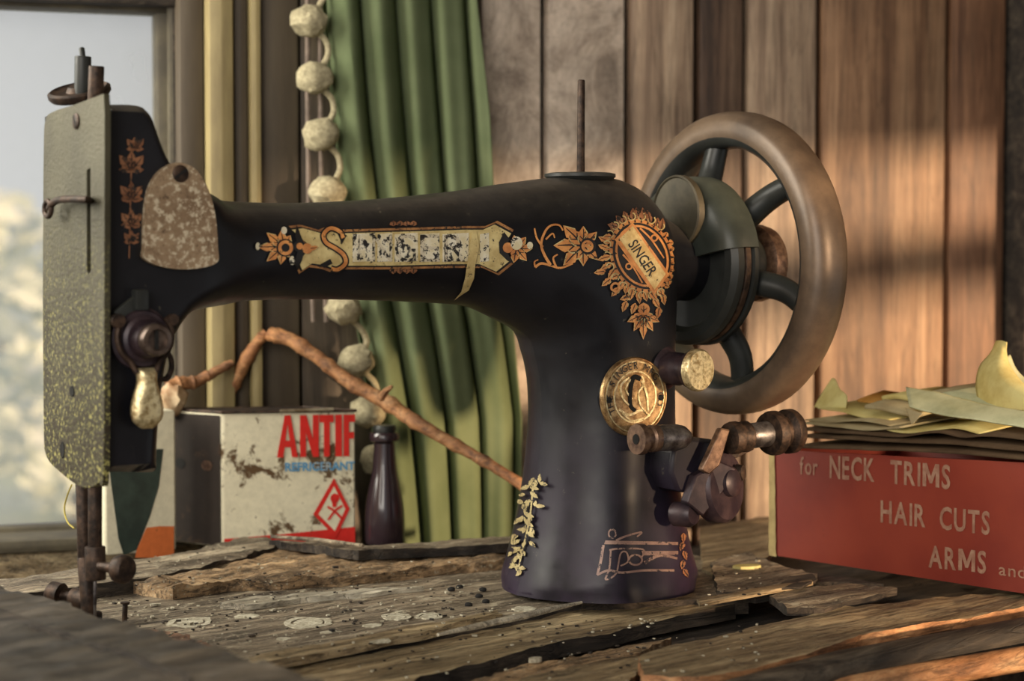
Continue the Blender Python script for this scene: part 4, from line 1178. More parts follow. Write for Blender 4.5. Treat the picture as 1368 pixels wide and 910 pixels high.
MB().lathe([(0.0050, 0.0), (0.0078, 0.001), (0.0084, 0.003), (0.0084, 0.006), (0.0072, 0.007), (0.0072, 0.009), (0.0080, 0.010), (0.0080, 0.0125), (0.0062, 0.0135)], q0, ax2, 28).build('spindle_collar', 'rust', bw)
MB().lathe([(0.0064, 0.0135), (0.0066, 0.014), (0.0066, L2 - 0.012)], q0, ax2, 26).build('spindle', 'steel', bw)
MB().lathe([(0.0062, L2 - 0.012), (0.0108, L2 - 0.011), (0.0116, L2 - 0.009), (0.0116, L2 - 0.006), (0.0085, L2 - 0.004), (0.0085, L2 - 0.001), (0.0116, L2 + 0.001), (0.0116, L2 + 0.005), (0.0105, L2 + 0.0065), (0.004, L2 + 0.007), (0, L2 + 0.007)], q0, ax2, 32).build('winder_pulley', 'rust', bw)
# lever, cam and bracket
def plate_px(poly, v0, v1, mat, name, bev=0.0008):
    pl = [PV(x, y, v0) for x, y in poly]; pl = [(p.x, p.z) for p in pl]
    o = MB().prism(pl, v1 - v0, lambda a, b, t: Vector((a, v0 + t, b))).build(name, mat, bw)
    if bev:
        b_ = o.modifiers.new('bevel', 'BEVEL'); b_.width = bev; b_.segments = 2; b_.limit_method = 'ANGLE'; b_.angle_limit = R(50)
    return o
plate_px([(964, 572), (976, 574), (962, 622), (948, 634), (938, 628)], VW - 0.006, VW - 0.002, 'copper', 'lever')
ccen = wv(965, 650, VW + 0.004); cn = Vector((0.30, -0.95, 0.08)).normalized()
MB().lathe([(0.0165, -0.008), (0.0176, -0.006), (0.0176, 0.001), (0.0160, 0.003), (0.0080, 0.0035), (0, 0.0035)], ccen, cn, 40, (1.06, 0.98)).build('cam_disc', 'purple_iron', bw)
MB().lathe([(0.0075, 0.002), (0.0072, 0.006), (0.005, 0.0075), (0, 0.008)], ccen + Vector((0.001, 0, 0.002)), cn, 24).build('cam_bolt', 'purple_iron', bw)
MB().lathe([(0.0030, 0.002), (0.0026, 0.006), (0, 0.0065)], ccen + Vector((0.0075, 0, 0.0065)), cn, 16, (1.5, 0.9)).build('cam_pin', 'rust', bw)
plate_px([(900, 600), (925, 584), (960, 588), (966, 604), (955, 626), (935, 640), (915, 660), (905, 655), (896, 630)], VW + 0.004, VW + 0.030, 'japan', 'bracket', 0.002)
plate_px([(930, 636), (962, 616), (985, 626), (965, 660), (940, 690), (918, 672)], VW - 0.002, VW + 0.004, 'purple_iron', 'swing_arm', 0.001)
MB().lathe([(0.0062, -0.006), (0.0066, 0.003), (0.0052, 0.0055), (0, 0.006)], wv(915, 687, VW + 0.006), cn, 24).build('pivot_lug', 'purple_iron', bw)
plate_px([(905, 588), (985, 590), (1010, 600), (985, 612), (905, 606)], VW + 0.006, VW + 0.012, 'rust', 'spindle_arm', 0.001)
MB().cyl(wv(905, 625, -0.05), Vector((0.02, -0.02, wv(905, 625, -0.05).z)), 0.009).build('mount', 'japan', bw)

# ================================================================== CURTAIN
cur = thing('green_curtain', 'faded green curtain with a white pompom fringe along its leading edge', 'curtain', (0, 0, 0))
def cloth_mat():
    t = NT('green_curtain_cloth')
    v = t.coords((1, 1, 1)); f = t.noise(v, 14, 5, 0.6); g = t.noise(t.coords((1, 1, 1)), 700, 2, 0.5)
    col = t.ramp(f, [(0.35, (0.17, 0.215, 0.110)), (0.65, (0.25, 0.30, 0.165))])
    c = t.n('ShaderNodeBsdfDiffuse'); tr = t.n('ShaderNodeBsdfTranslucent'); mx = t.n('ShaderNodeMixShader')
    t.l(col, c.inputs[0]); t.l(col, tr.inputs[0]); mx.inputs[0].default_value = 0.35
    t.l(c.outputs[0], mx.inputs[1]); t.l(tr.outputs[0], mx.inputs[2])
    t.l(mx.outputs[0], t.t.nodes['Material Output'].inputs['Surface'])
    return t.m
MAT['cloth'] = cloth_mat()
Ly = [-150, 0, 150, 265, 400, 560, 720, 800]; Lx = [415, 425, 440, 455, 466, 490, 512, 520]
Ry = [-150, 0, 150, 265, 440, 560, 720, 800]; Rx = [634, 640, 655, 661, 690, 702, 700, 698]
NR, NC = 60, 150
vs = []
for i in range(NR):
    py = -150 + 950 * i / (NR - 1)
    l, r = np.interp(py, Ly, Lx), np.interp(py, Ry, Rx)
    for j in range(NC):
        t_ = j / (NC - 1)
        ph = t_ + 0.02 * math.sin(py / 130)
        fold = abs(math.cos(math.pi * (ph * 4.6 + 0.30))) ** 0.75 + 0.06 * math.sin(2 * math.pi * (ph * 10.3 + 0.3) + py / 300)
        off = 0.005 + 0.028 * fold + 0.002 * math.sin(py / 90 + 6 * t_)
        off -= 0.010 * max(0, 1 - t_ / 0.16)
        x = l + (r - l) * (t_ + 0.022 * math.sin(2 * math.pi * (ph * 4.6 + 0.30)))
        vs.append(hit(x, py, W0 + WN * off, WN))
fs = [(i * NC + j, i * NC + j + 1, (i + 1) * NC + j + 1, (i + 1) * NC + j) for i in range(NR - 1) for j in range(NC - 1)]
cl = mesh_obj('cloth', vs, fs, 'cloth', cur, True)
so = cl.modifiers.new('thickness', 'SOLIDIFY'); so.thickness = 0.0008
MAT['pompom'] = simple('cream_pompom_yarn', (0.50, 0.44, 0.28), 0.95, 0, (0.30, 0.26, 0.16), 420, bump=0.6)
poms = [(411, -55), (413, 28), (420, 104), (428, 180), (437, 257), (446, 335), (459, 412), (476, 482), (491, 550), (505, 615)]
prev = None
def wp3(px, py, off): return hit(px, py, W0 + WN * off, WN)
for i, (x, y) in enumerate(poms):
    c = wp3(x, y, 0.030); m = MB(); bm = bmesh.new(); bmesh.ops.create_icosphere(bm, subdivisions=3, radius=1)
    ph = i * 7.3; vv = []
    for v in bm.verts:
        k = 1 + 0.20 * mnoise.noise(v.co * 2.2 + Vector((ph, 0, 0))) + 0.10 * mnoise.noise(v.co * 7 + Vector((0, ph, 0)))
        vv.append(c + Vector((v.co.x * 0.0112 * k, v.co.y * 0.0105 * k, v.co.z * 0.0100 * k)))
    bm.verts.index_update(); ff = [tuple(v.index for v in f.verts) for f in bm.faces]; bm.free()
    m.add(vv, ff); m.build('pompom', 'pompom', cur)
    if i:
        a = poms[i - 1]
        pth = [wp3(a[0] + 6, a[1] + 12, 0.030), wp3(a[0] + 22, a[1] + 26, 0.028), wp3((a[0] + x) / 2 + 22, (a[1] + y) / 2 + 6, 0.028), wp3(x + 12, y - 18, 0.030)]
        MB().tube(catmull(pth, 5), 0.0019, 8).build('fringe_loop', 'pompom', cur)
for x in (411, 428):
    MB().tube([wp3(x, -60, 0.018), wp3(x, 120, 0.018), wp3(x + 2, 300, 0.018), wp3(x + 8, 430, 0.018)], 0.0016, 8).build('cord', simple('faded_cord', (0.26, 0.20, 0.16), 0.9), cur)

# ================================================================== TINS, STICKS, BOTTLE
def tin_mat(name, base, rustc, thr, band=None):
    t = NT(name); v = t.coords((1, 1, 1))
    f = t.noise(v, 60, 8, 0.7, 0.4); g = t.noise(v, 190, 5, 0.7)
    b = t.mix(t.ramp(g, [(0.35, 0.5), (0.6, 0.0)]), base, tuple(x * 0.72 for x in base))
    if band:
        c_ = t.n('ShaderNodeTexCoord'); s_ = t.n('ShaderNodeSeparateXYZ'); t.l(c_.outputs['Object'], s_.inputs[0])
        bz_ = t.ramp(s_.outputs[2], [(band - 0.018, 0.0), (band, 0.11), (band + 0.014, 0.0)])
        bx_ = t.ramp(s_.outputs[0], [(0.0, 1.0), (0.062, 0.55), (0.08, 0.1)])
        mt = t.n('ShaderNodeMath', operation='MULTIPLY_ADD'); t.l(bz_, mt.inputs[0]); t.l(bx_, mt.inputs[1]); t.l(f, mt.inputs[2]); f = mt.outputs[0]
    col = t.mix(t.ramp(f, [(thr, 0.0), (thr + 0.06, 1.0)]), b, rustc)
    col = t.mix(t.ramp(g, [(0.66, 0.0), (0.70, 0.9)]), col, (0.06, 0.04, 0.02))
    t.set(**{'Base Color': col, 'Roughness': 0.65, 'Metallic': 0.0, 'Specular IOR Level': 0.2}); t.bump(g, 0.15)
    return t.m
MAT['tin_white'] = tin_mat('rust_spotted_white_tin', (0.70, 0.65, 0.48), (0.10, 0.058, 0.026), 0.575, 0.052)
MAT['tin_red'] = tin_mat('red_print', (0.62, 0.025, 0.018), (0.20, 0.05, 0.03), 0.64)
MAT['tin_blue'] = tin_mat('blue_print', (0.10, 0.30, 0.52), (0.40, 0.40, 0.35), 0.58)
MAT['tin_orange'] = tin_mat('orange_print', (0.62, 0.16, 0.045), (0.2, 0.07, 0.03), 0.62)
MAT['tin_plain'] = tin_mat('plain_white_tin', (0.70, 0.65, 0.48), (0.16, 0.09, 0.04), 0.62)
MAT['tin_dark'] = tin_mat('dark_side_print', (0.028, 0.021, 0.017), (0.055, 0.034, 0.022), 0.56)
MAT['tin_green'] = simple('dark_green_print', (0.035, 0.055, 0.042), 0.5)
MAT['tin_metal'] = simple('bare_tin_rim', (0.40, 0.36, 0.26), 0.4, 0.6, (0.16, 0.11, 0.06), 90)
def tin(name, label, xL, xC, xR, Y, ytop, ybot, side_mat, front_mat):
    """rectangular can: left side from xL to xC, front from xC to xR"""
    c0 = TP(xC, ybot, Y); zt_ = TP(xC, ytop, Y).z
    wF = TP(xR, ybot, Y).x - c0.x
    ang = R(6)
    e1 = Vector((math.cos(ang), math.sin(ang), 0)); e2 = Vector((-math.sin(ang), math.cos(ang), 0))
    wF = wF / math.cos(ang) * 1.01
    o = thing(name, label, 'tin', (c0.x, c0.y, 0.0), 0)
    return o, e1, e2, wF, zt_
def fpoly(poly, e1, off_n, nrm_, mat, name, parent, holes=(), base=Vector((0, 0, 0))):
    P_, T_, _ = fill(poly, holes)
    vs = [base + e1 * x + nrm_ * off_n + Vector((0, 0, z)) for x, z in P_]
    return mesh_obj(name, vs, T_, mat, parent, False)
# the antifreeze can
Yc = 1.130
c0 = TP(297, 700, Yc); ang = R(10)
E1 = Vector((math.cos(ang), math.sin(ang), 0)); EN = Vector((math.sin(ang), -math.cos(ang), 0))
can = thing('antifreeze_can', 'rusty white tin can with red ANTI lettering and a skull diamond', 'can', (c0.x, c0.y, 0))
Wc = (TP(476, 700, Yc + 0.012).x - c0.x) / math.cos(ang)
ztc = TP(297, 551, Yc).z
pl = TP(229, 700, Yc + 0.024); SD = Vector((pl.x - c0.x, pl.y - c0.y, 0)); Ls = SD.length; SDn = SD.normalized()
r_ = 0.004
m = MB().prism([(0, 0), (E1 * Wc)[:2], (E1 * Wc + SD)[:2], SD[:2]], ztc, lambda a, b, t: Vector((a, b, t)))
bo = m.build('shell', 'tin_white', can)
bvm = bo.modifiers.new('bevel', 'BEVEL'); bvm.width = 0.0018; bvm.segments = 3
SN = Vector((SDn.y, -SDn.x, 0)); SN = SN if SN.y < 0 else -SN
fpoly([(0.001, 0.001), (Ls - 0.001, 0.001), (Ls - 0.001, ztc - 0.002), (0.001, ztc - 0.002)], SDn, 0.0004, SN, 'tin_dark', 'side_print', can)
for fx in (0.28, 0.80):
    fpoly(circ(Ls * fx, ztc * 0.60, 0.0045, 0.0032, 14), SDn, 0.0007, SN, 'dark' if fx > 0.5 else 'copper', 'side_mark', can)
def cx(px): # front coordinate under a pixel column
    p = hit(px, 640, c0, EN); return (p - c0).dot(E1)
def cz(py, px=380): return hit(px, py, c0, EN).z
fpoly([(0.001, 0.0005), (Wc - 0.001, 0.0005), (Wc - 0.001, cz(706)), (cx(372), cz(714)), (0.001, cz(718))], E1, 0.0004, EN, 'tin_red', 'red_band', can)
def ftext(body, x0, x1, y0, y1, mat, name, bold=0.02, clip=None):
    tv, tf = text2d(body, 1.0, 1.0, bold)
    xs = [p[0] for p in tv]; ys = [p[1] for p in tv]; a0, a1, b0_, b1_ = min(xs), max(xs), min(ys), max(ys)
    tv = [(x0 + (x - a0) / (a1 - a0) * (x1 - x0), y0 + (y - b0_) / (b1_ - b0_) * (y1 - y0)) for x, y in tv]
    return tv, tf
def put(tv, tf, e1, off_n, nrm_, mat, name, parent, base=Vector((0, 0, 0))):
    return mesh_obj(name, [base + e1 * x + nrm_ * off_n + Vector((0, 0, z)) for x, z in tv], tf, mat, parent, False)
V_, F_ = [], []
SHP = {'A': ([(0, 0), (.38, 1), (.66, 1), (1, 0), (.72, 0), (.655, .24), (.37, .24), (.30, 0)], [(.415, .40), (.61, .40), (.515, .80)]),
       'N': ([(0, 0), (0, 1), (.34, 1), (.68, .42), (.68, 1), (1, 1), (1, 0), (.68, 0), (.32, .58), (.32, 0)], None),
       'T': ([(.30, 0), (.30, .82), (0, .82), (0, 1), (1, 1), (1, .82), (.72, .82), (.72, 0)], None),
       'I': ([(0, 0), (0, 1), (1, 1), (1, 0)], None),
       'F': ([(0, 0), (0, 1), (1, 1), (1, .82), (.48, .82), (.48, .58), (.9, .58), (.9, .42), (.48, .42), (.48, 0)], None)}
for ch, a, b in (('A', 370, 398), ('N', 401, 426), ('T', 427, 446), ('I', 448, 457), ('F', 459, 474.5)):
    ol, ho = SHP[ch]; mp = lambda l: [(cx(a + (b - a) * x), cz(611 - 56 * y)) for x, y in l]
    P_, T_, _ = fill(mp(ol), (mp(ho),) if ho else ())
    k = len(V_); V_ += P_; F_ += [tuple(i + k for i in f) for f in T_]
put(V_, F_, E1, 0.0006, EN, 'tin_red', 'lettering', can)
tv, tf = ftext('REFRIGERANT', cx(381), cx(474), cz(630), cz(618), 0, 0, 0.03)
put(tv, tf, E1, 0.0006, EN, 'tin_blue', 'lettering', can)
def cp(l): return [(cx(x), cz(y)) for x, y in l]
dia = [(446, 640), (467, 682), (448, 720), (418, 688)]
din = [(446, 651), (461, 682), (447, 711), (425, 688)]
fpoly(cp(dia), E1, 0.0007, EN, 'tin_red', 'warning_diamond', can, (cp(din),))
fpoly(cp(din), E1, 0.00065, EN, 'tin_plain', 'diamond_field', can)
fpoly(cp(circ(447, 667, 6, 6.5, 18)), E1, 0.0009, EN, 'tin_red', 'skull', can)
for s_ in ([(443, 671), (450, 671), (449, 679), (444, 679)], stroke([(437, 678), (446, 684), (456, 694)], 3.2, 3.2), stroke([(457, 677), (447, 684), (438, 696)], 3.2, 3.2)):
    fpoly(cp(s_), E1, 0.0009, EN, 'tin_red', 'crossed_bone', can)
MB().prism([(0.002, 0.002), (E1 * (Wc - 0.002))[:2], (E1 * (Wc - 0.002) + SD * 0.96)[:2], (SD * 0.96)[:2]], 0.0006, lambda a, b, t: Vector((a, b, ztc - 0.0002 + t))).build('open_top_shade', 'tin_dark', can)  # dark sheet standing for the shaded inside of the open can
MB().tube([Vector((0, 0, ztc)) + EN * 0.0005, E1 * Wc + Vector((0, 0, ztc)) + EN * 0.0005, E1 * Wc + SD + Vector((0, 0, ztc)), SD + Vector((0, 0, ztc))], 0.0009, 8, True).build('rim', 'rust', can)
MB().tube([E1 * cx(374) + EN * 0.0008 + Vector((0, 0, ztc + 0.0003)), E1 * cx(446) + EN * 0.0008 + Vector((0, 0, ztc + 0.0008))], 0.0011, 8).build('bent_rim', 'tin_metal', can)
# second tin, behind and to the left
Yd = 1.10
d0 = TP(140, 700, Yd); d1 = TP(236, 700, Yd + 0.022); D1 = Vector((d1.x - d0.x, d1.y - d0.y, 0)); Ld = D1.length; D1 = D1.normalized(); DN = Vector((D1.y, -D1.x, 0))
can2 = thing('painted_tin', 'white tin with an orange foot and dark green wedge, behind the machine head', 'tin', (d0.x, d0.y, 0))
zt2 = TP(180, 552, Yd).z
bo = MB().prism([(0, 0), (D1 * Ld)[:2], (D1 * Ld - DN * 0.018)[:2], (-DN * 0.018)[:2]], zt2, lambda a, b, t: Vector((a, b, t))).build('shell', 'tin_plain', can2)
bvm = bo.modifiers.new('bevel', 'BEVEL'); bvm.width = 0.0015; bvm.segments = 2
def dxz(l):
    out = []
    for x, y in l:
        p = hit(x, y, d0, DN); out.append(((p - d0).dot(D1), p.z))
    return out
fpoly(dxz([(142, 600), (218, 600), (212, 650), (200, 690), (182, 735), (165, 742), (158, 720)]), D1, 0.0003, DN, 'tin_green', 'green_wedge', can2)
fpoly(dxz([(180, 745), (182, 735), (195, 705), (212, 703), (232, 703), (232, 745)]), D1, 0.0006, DN, 'tin_orange', 'orange_band', can2)
# sticks
MAT['bark'] = wood('orange_brown_bark', ((0.10, 0.036, 0.013), (0.32, 0.135, 0.05), (0.50, 0.24, 0.095), (0.66, 0.38, 0.19)), (40, 40, 60), 0.65, 0.6, 0.5)
def stick(mb, pts_, rad, seed=0):
    p = catmull([tuple(TP(x, y, Y)) for x, y, Y in pts_], 10)
    n_ = len(p); rr = np.interp(np.linspace(0, 1, n_), np.linspace(0, 1, len(rad)), rad)
    rr = [a * (1 + 0.14 * mnoise.noise(Vector((i * 0.45, seed, 0))) + (0.22 if i % 9 == 4 else 0.08 if i % 9 in (3, 5) else 0)) for i, a in enumerate(rr)]
    mb.tube([Vector(q) + Vector((0, 0, 0.0006 * mnoise.noise(Vector((i * 0.3, seed + 5, 0))))) for i, q in enumerate(p)], rr, 12)
st = thing('broken_branch', 'long broken brown branch leaning from the tin down behind the machine pillar', 'branch', TP(697, 650, 1.10))
def stick_obj(name, pts_, rad, parent, seed):
    m = MB(); stick(m, pts_, rad, seed); o = m.build(name, 'bark', parent)
    if parent is not None:
        o.data.transform(Matrix.Translation(-parent.location))
    return o
stick_obj('long_limb', [(360, 446, 1.178), (392, 456, 1.172), (430, 482, 1.166), (470, 512, 1.16), (520, 540, 1.15), (560, 567, 1.13), (620, 601, 1.12), (660, 624, 1.11), (720, 662, 1.10)], [0.0044, 0.0044, 0.0040, 0.0044, 0.0046, 0.0040, 0.0034, 0.0032, 0.0030], st, 1)
stick_obj('short_limb', [(356, 444, 1.178), (338, 466, 1.178), (316, 505, 1.178), (298, 540, 1.178), (284, 575, 1.178), (262, 640, 1.176)], [0.0026, 0.0040, 0.0042, 0.0042, 0.0046], st, 2)
MB().tube([TP(508, 533, 1.14) - st.location, TP(516, 522, 1.137) - st.location, TP(524, 516, 1.135) - st.location], [0.0025, 0.002, 0.001], 8).build('twig_stub', 'bark', st)
tw = thing('root_piece', 'short forked brown root with a pale broken end above the tins', 'root', TP(232, 540, 1.15))
stick_obj('root_limb', [(312, 484, 1.165), (285, 498, 1.162), (262, 510, 1.158), (240, 513, 1.153), (228, 518, 1.15)], [0.0022, 0.0030, 0.0036, 0.0044, 0.005], tw, 3)
m = MB(); bm = bmesh.new(); bmesh.ops.create_icosphere(bm, subdivisions=3, radius=1)
cc = TP(230, 533, 1.15) - tw.location
vv = [cc + Vector((v.co.x * 0.009, v.co.y * 0.008, v.co.z * 0.0105)) * (1 + 0.3 * mnoise.noise(v.co * 2)) for v in bm.verts]
bm.verts.index_update(); m.add(vv, [tuple(v.index for v in f.verts) for f in bm.faces]); bm.free()
m.build('pale_end', simple('pale_broken_wood', (0.62, 0.48, 0.30), 0.7, 0, (0.35, 0.2, 0.1), 90, bump=0.4), tw)
# bottle
Yb = 1.150
bt0 = TP(514, 700, Yb)
bot = thing('small_bottle', 'small dark purple glass bottle standing behind the machine arm', 'bottle', (bt0.x, bt0.y, 0))
def bz(y): return TP(514, y, Yb).z
k = Yb / F
prof = [(23, 735), (26, 728), (27, 715), (26.5, 690), (25, 672), (21, 650), (17, 630), (15, 610), (14, 592)]
pr = [(r_ * k, max(0.0, bz(y))) for r_, y in prof]; pr[0] = (23 * k, 0.0)
pr = [tuple(q) for q in catmull(pr, 4)]
t = NT('dark_purple_glass'); t.set(**{'Base Color': (0.030, 0.018, 0.022), 'Roughness': 0.18, 'Specular IOR Level': 0.6, 'Coat Weight': 0.3})
MAT['bottle'] = t.m
MB().lathe(pr, (0, 0, 0), (0, 0, 1), 36).build('glass_body', 'bottle', bot)
MB().lathe([(14 * k, bz(592)), (20 * k, bz(588)), (21 * k, bz(582)), (19 * k, bz(578)), (15 * k, bz(577))], (0, 0, 0), (0, 0, 1), 32).build('lip', 'bottle', bot)
MB().lathe([(15 * k, bz(578)), (16 * k, bz(572)), (14 * k, bz(568)), (0, bz(567))], (0, 0, 0), (0, 0, 1), 28).build('stopper', 'black_iron', bot)

# ================================================================== RED BOX AND PAPERS
c0 = TZ(1031, 745); cR = TZ(1368, 797)
BD = (cR - c0).normalized(); BK = Vector((-BD.y, BD.x, 0)); BNv = -BK
LB, DB = 0.215, 0.115
box = thing('red_cardboard_box', 'red cardboard box with cream lettering, heaped with old papers', 'box', (c0.x, c0.y, 0))
zL, zR = hit(1031, 601, c0, BK).z, hit(1368, 618, c0, BK).z
zE = zL + (zR - zL) * LB / (cR - c0).length
def red_mat():
    t = NT('red_printed_card'); v = t.coords((1, 1, 1))
    f = t.noise(v, 9, 5, 0.6); g = t.noise(v, 260, 5, 0.7)
    col = t.ramp(f, [(0.36, (0.17, 0.020, 0.015)), (0.62, (0.27, 0.042, 0.022))])
    col = t.mix(t.ramp(g, [(0.66, 0.0), (0.72, 0.6)]), col, (0.14, 0.02, 0.015))
    t.set(**{'Base Color': col, 'Roughness': 0.45}); t.bump(g, 0.06)
    return t.m
MAT['red_card'] = red_mat()
MAT['card'] = simple('raw_yellowed_card', (0.50, 0.38, 0.16), 0.8, 0, (0.33, 0.24, 0.10), 60)
def quadpanel(x0, x1, y0, y1, z0f, z1f, mat, name):
    """panel between local box coordinates; z given as functions of x"""
    m_ = MB(); vs = []
    for (x, y) in ((x0, y0), (x1, y0), (x1, y1), (x0, y1)):
        for zf in (z0f, z1f): vs.append(BD * x + BK * y + Vector((0, 0, zf(x))))
    m_.add(vs, [(0, 1, 3, 2), (2, 3, 5, 4), (4, 5, 7, 6), (6, 7, 1, 0), (0, 2, 4, 6), (1, 7, 5, 3)])
    return m_.build(name, mat, box, False)
zt_ = lambda x: zL + (zE - zL) * x / LB
z00 = lambda x: 0.0015
quadpanel(0.0, LB, 0.0, 0.0016, z00, zt_, 'red_card', 'front_panel')
quadpanel(0.0, LB, DB - 0.0016, DB, z00, zt_, 'red_card', 'rear_panel')
quadpanel(-0.0, 0.0016, 0.0016, DB - 0.0016, z00, zt_, 'red_card', 'end_panel')
quadpanel(LB - 0.0016, LB, 0.0016, DB - 0.0016, z00, zt_, 'red_card', 'end_panel')
quadpanel(0.0016, LB - 0.0016, 0.0016, DB - 0.0016, lambda x: 0.0015, lambda x: 0.0030, 'card', 'bottom_panel')
m = MB(); vs = []
wE = 0.0052
for zf in np.linspace(0.001, zL, 14):
    j = 0.0006 * mnoise.noise(Vector((zf * 300, 0, 0)))
    vs += [BD * (-0.0022 + j) + BNv * 0.0002 + Vector((0, 0, zf)), BD * (0.0022 + j + 0.0018 * (1 - zf / zL)) + BNv * 0.0009 + Vector((0, 0, zf)), BD * (-0.0022 + j) + BK * 0.003 + Vector((0, 0, zf))]
for i in range(13):
    a = i * 3
    m.f += [(a, a + 1, a + 4, a + 3), (a + 2, a, a + 3, a + 5), (a + 1, a + 2, a + 5, a + 4)]
m.v = [Vector(v) for v in vs]; m.f += [(0, 2, 1), (39, 40, 41)]
m.build('torn_corner', 'card', box, False)
def bx2(px, py):
    p = hit(px, py, c0, BK); return ((p - c0).dot(BD), p.z)
MAT['box_ink'] = simple('cream_box_lettering', (0.42, 0.25, 0.165), 0.6, 0, (0.30, 0.14, 0.09), 200)
def boxtext(body, p0, p1, p2, bold):
    """baseline from p0 to p1, cap top at p2 (pixels)"""
    tv, tf, x_ = [], [], 0.0
    for ch in body:
        if ch == 'M':
            P_, T_, _ = fill([(x_ + a * 0.74, b * 0.70) for a, b in ((0, 0), (0, 1), (.25, 1), (.5, .45), (.75, 1), (1, 1), (1, 0), (.78, 0), (.78, .62), (.58, .15), (.42, .15), (.22, .62), (.22, 0))])
            wd = 0.74
        else:
            P_, T_ = text2d(ch, 1.0, 0.86, bold)
            m0_ = min(p[0] for p in P_); wd = max(p[0] for p in P_) - m0_
            P_ = [(p[0] - m0_ + x_, p[1]) for p in P_]
        k = len(tv); tv += P_; tf += [tuple(i + k for i in f) for f in T_]; x_ += wd + 0.10
    xs = [p[0] for p in tv]; a0, a1 = min(xs), max(xs); hh = max(p[1] for p in tv)
    q0, q1, q2 = bx2(*p0), bx2(*p1), bx2(*p2)
    tv = [(q0[0] + (x - a0) / (a1 - a0) * (q1[0] - q0[0]), q0[1] + (x - a0) / (a1 - a0) * (q1[1] - q0[1]) + y / hh * (q2[1] - q0[1])) for x, y in tv]
    return put(tv, tf, BD, 0.0005, BNv, 'box_ink', 'lettering', box)
boxtext('for', (1069, 633), (1093, 635), (1069, 610), 0.012)
boxtext('NECK', (1109, 638), (1169, 643), (1109, 608), 0.022)
boxtext('TRIMS', (1190, 645), (1270, 653), (1190, 614), 0.022)
boxtext('HAIR', (1177, 697), (1237, 704), (1177, 668), 0.022)
boxtext('CUTS', (1256, 706), (1323, 714), (1256, 676), 0.022)
boxtext('ARMS', (1241, 757), (1318, 766), (1241, 728), 0.022)
boxtext('and', (1335, 768), (1371, 773), (1335, 752), 0.006)
# papers: sheets lying on the box; each is a grid patch of (pixel, pixel, depth behind the front)
def paper_mat(name, c, c2, rough=0.6):
    t = NT(name); v = t.coords((1, 1, 1)); f = t.noise(v, 35, 6, 0.65)
    col = t.ramp(f, [(0.36, c2), (0.62, c)])
    d = t.n('ShaderNodeBsdfDiffuse'); tr = t.n('ShaderNodeBsdfTranslucent'); mx = t.n('ShaderNodeMixShader'); mx.inputs[0].default_value = 0.22
    t.l(col, d.inputs[0]); t.l(col, tr.inputs[0]); t.l(d.outputs[0], mx.inputs[1]); t.l(tr.outputs[0], mx.inputs[2])
    t.l(mx.outputs[0], t.t.nodes['Material Output'].inputs['Surface'])
    return t.m
MAT['p_yellow'] = paper_mat('yellowed_paper', (0.86, 0.78, 0.36), (0.62, 0.50, 0.18))
MAT['p_green'] = paper_mat('pale_green_paper', (0.80, 0.80, 0.52), (0.55, 0.56, 0.32))
MAT['p_brown'] = paper_mat('brown_paper', (0.17, 0.115, 0.07), (0.10, 0.065, 0.04))
MAT['p_tan'] = paper_mat('tan_paper', (0.60, 0.52, 0.31), (0.42, 0.33, 0.18))
MAT['p_orange'] = paper_mat('orange_paper', (0.62, 0.33, 0.09), (0.48, 0.22, 0.05))
def PBx(px, py, k): return hit(px, py, c0 + BK * k, BK)
def sheet(label, rows, mat, th=0.0007, name='paper_sheet', n=5):
    """rows of control points (px, py, depth) smoothed both ways"""
    g = [[tuple(PBx(*q)) for q in r_] for r_ in rows]
    g = [catmull(r_, n) for r_ in g]
    cols = [catmull([g[i][j] for i in range(len(g))], n) for j in range(len(g[0]))]
    nr, nc = len(cols[0]), len(cols)
    vs = [Vector(cols[j][i]) for i in range(nr) for j in range(nc)]
    o0 = sum(vs, Vector()) / len(vs); o0.z = min(v.z for v in vs)
    vs = [v - o0 + Vector((0, 0, 0.0005 * mnoise.noise(v * 90))) for v in vs]
    fs = [(i * nc + j, i * nc + j + 1, (i + 1) * nc + j + 1, (i + 1) * nc + j) for i in range(nr - 1) for j in range(nc - 1)]
    o = mesh_obj(name, vs, fs, mat, None, True)
    o.location = o0
    s_ = o.modifiers.new('thickness', 'SOLIDIFY'); s_.thickness = th; s_.offset = 0
    tag(o, label, 'paper', 'old papers on the red box')
    return o
def flat(label, front, k0, k1, rise, mat, th=0.0007, name='paper_sheet'):
    """a lying sheet: front edge in pixels at depth k0, running back to k1; rise = extra height at the back in pixels"""
    km = (k0 + k1) / 2
    rows = [[(x, y, k0) for x, y in front]]
    def back(x, y, k, r_):
        p = PBx(x, y, k0) + BK * (k - k0) + Vector((0, 0, r_)); return p
    g = [[tuple(PBx(x, y, k0)) for x, y in front], [tuple(back(x, y, km, rise * .6)) for x, y in front], [tuple(back(x, y, k1, rise)) for x, y in front]]
    g = [catmull(r_, 6) for r_ in g]
    nc = len(g[0]); vs = [Vector(q) for r_ in g for q in r_]
    o0 = sum(vs, Vector()) / len(vs); o0.z = min(v.z for v in vs)
    vs = [v - o0 + Vector((0, 0, 0.0006 * mnoise.noise(v * 70))) for v in vs]
    fs = [(i * nc + j, i * nc + j + 1, (i + 1) * nc + j + 1, (i + 1) * nc + j) for i in range(2) for j in range(nc - 1)]
    o = mesh_obj(name, vs, fs, mat, None, True); o.location = o0
    s_ = o.modifiers.new('thickness', 'SOLIDIFY'); s_.thickness = th; s_.offset = 0
    tag(o, label, 'paper', 'old papers on the red box')
    return o
flat('dark brown folded card lying lowest on the red box rim', [(1063, 596), (1120, 599), (1200, 601), (1290, 606), (1420, 618)], -0.004, 0.10, 0.002, 'p_brown', 0.0016, 'folded_card')
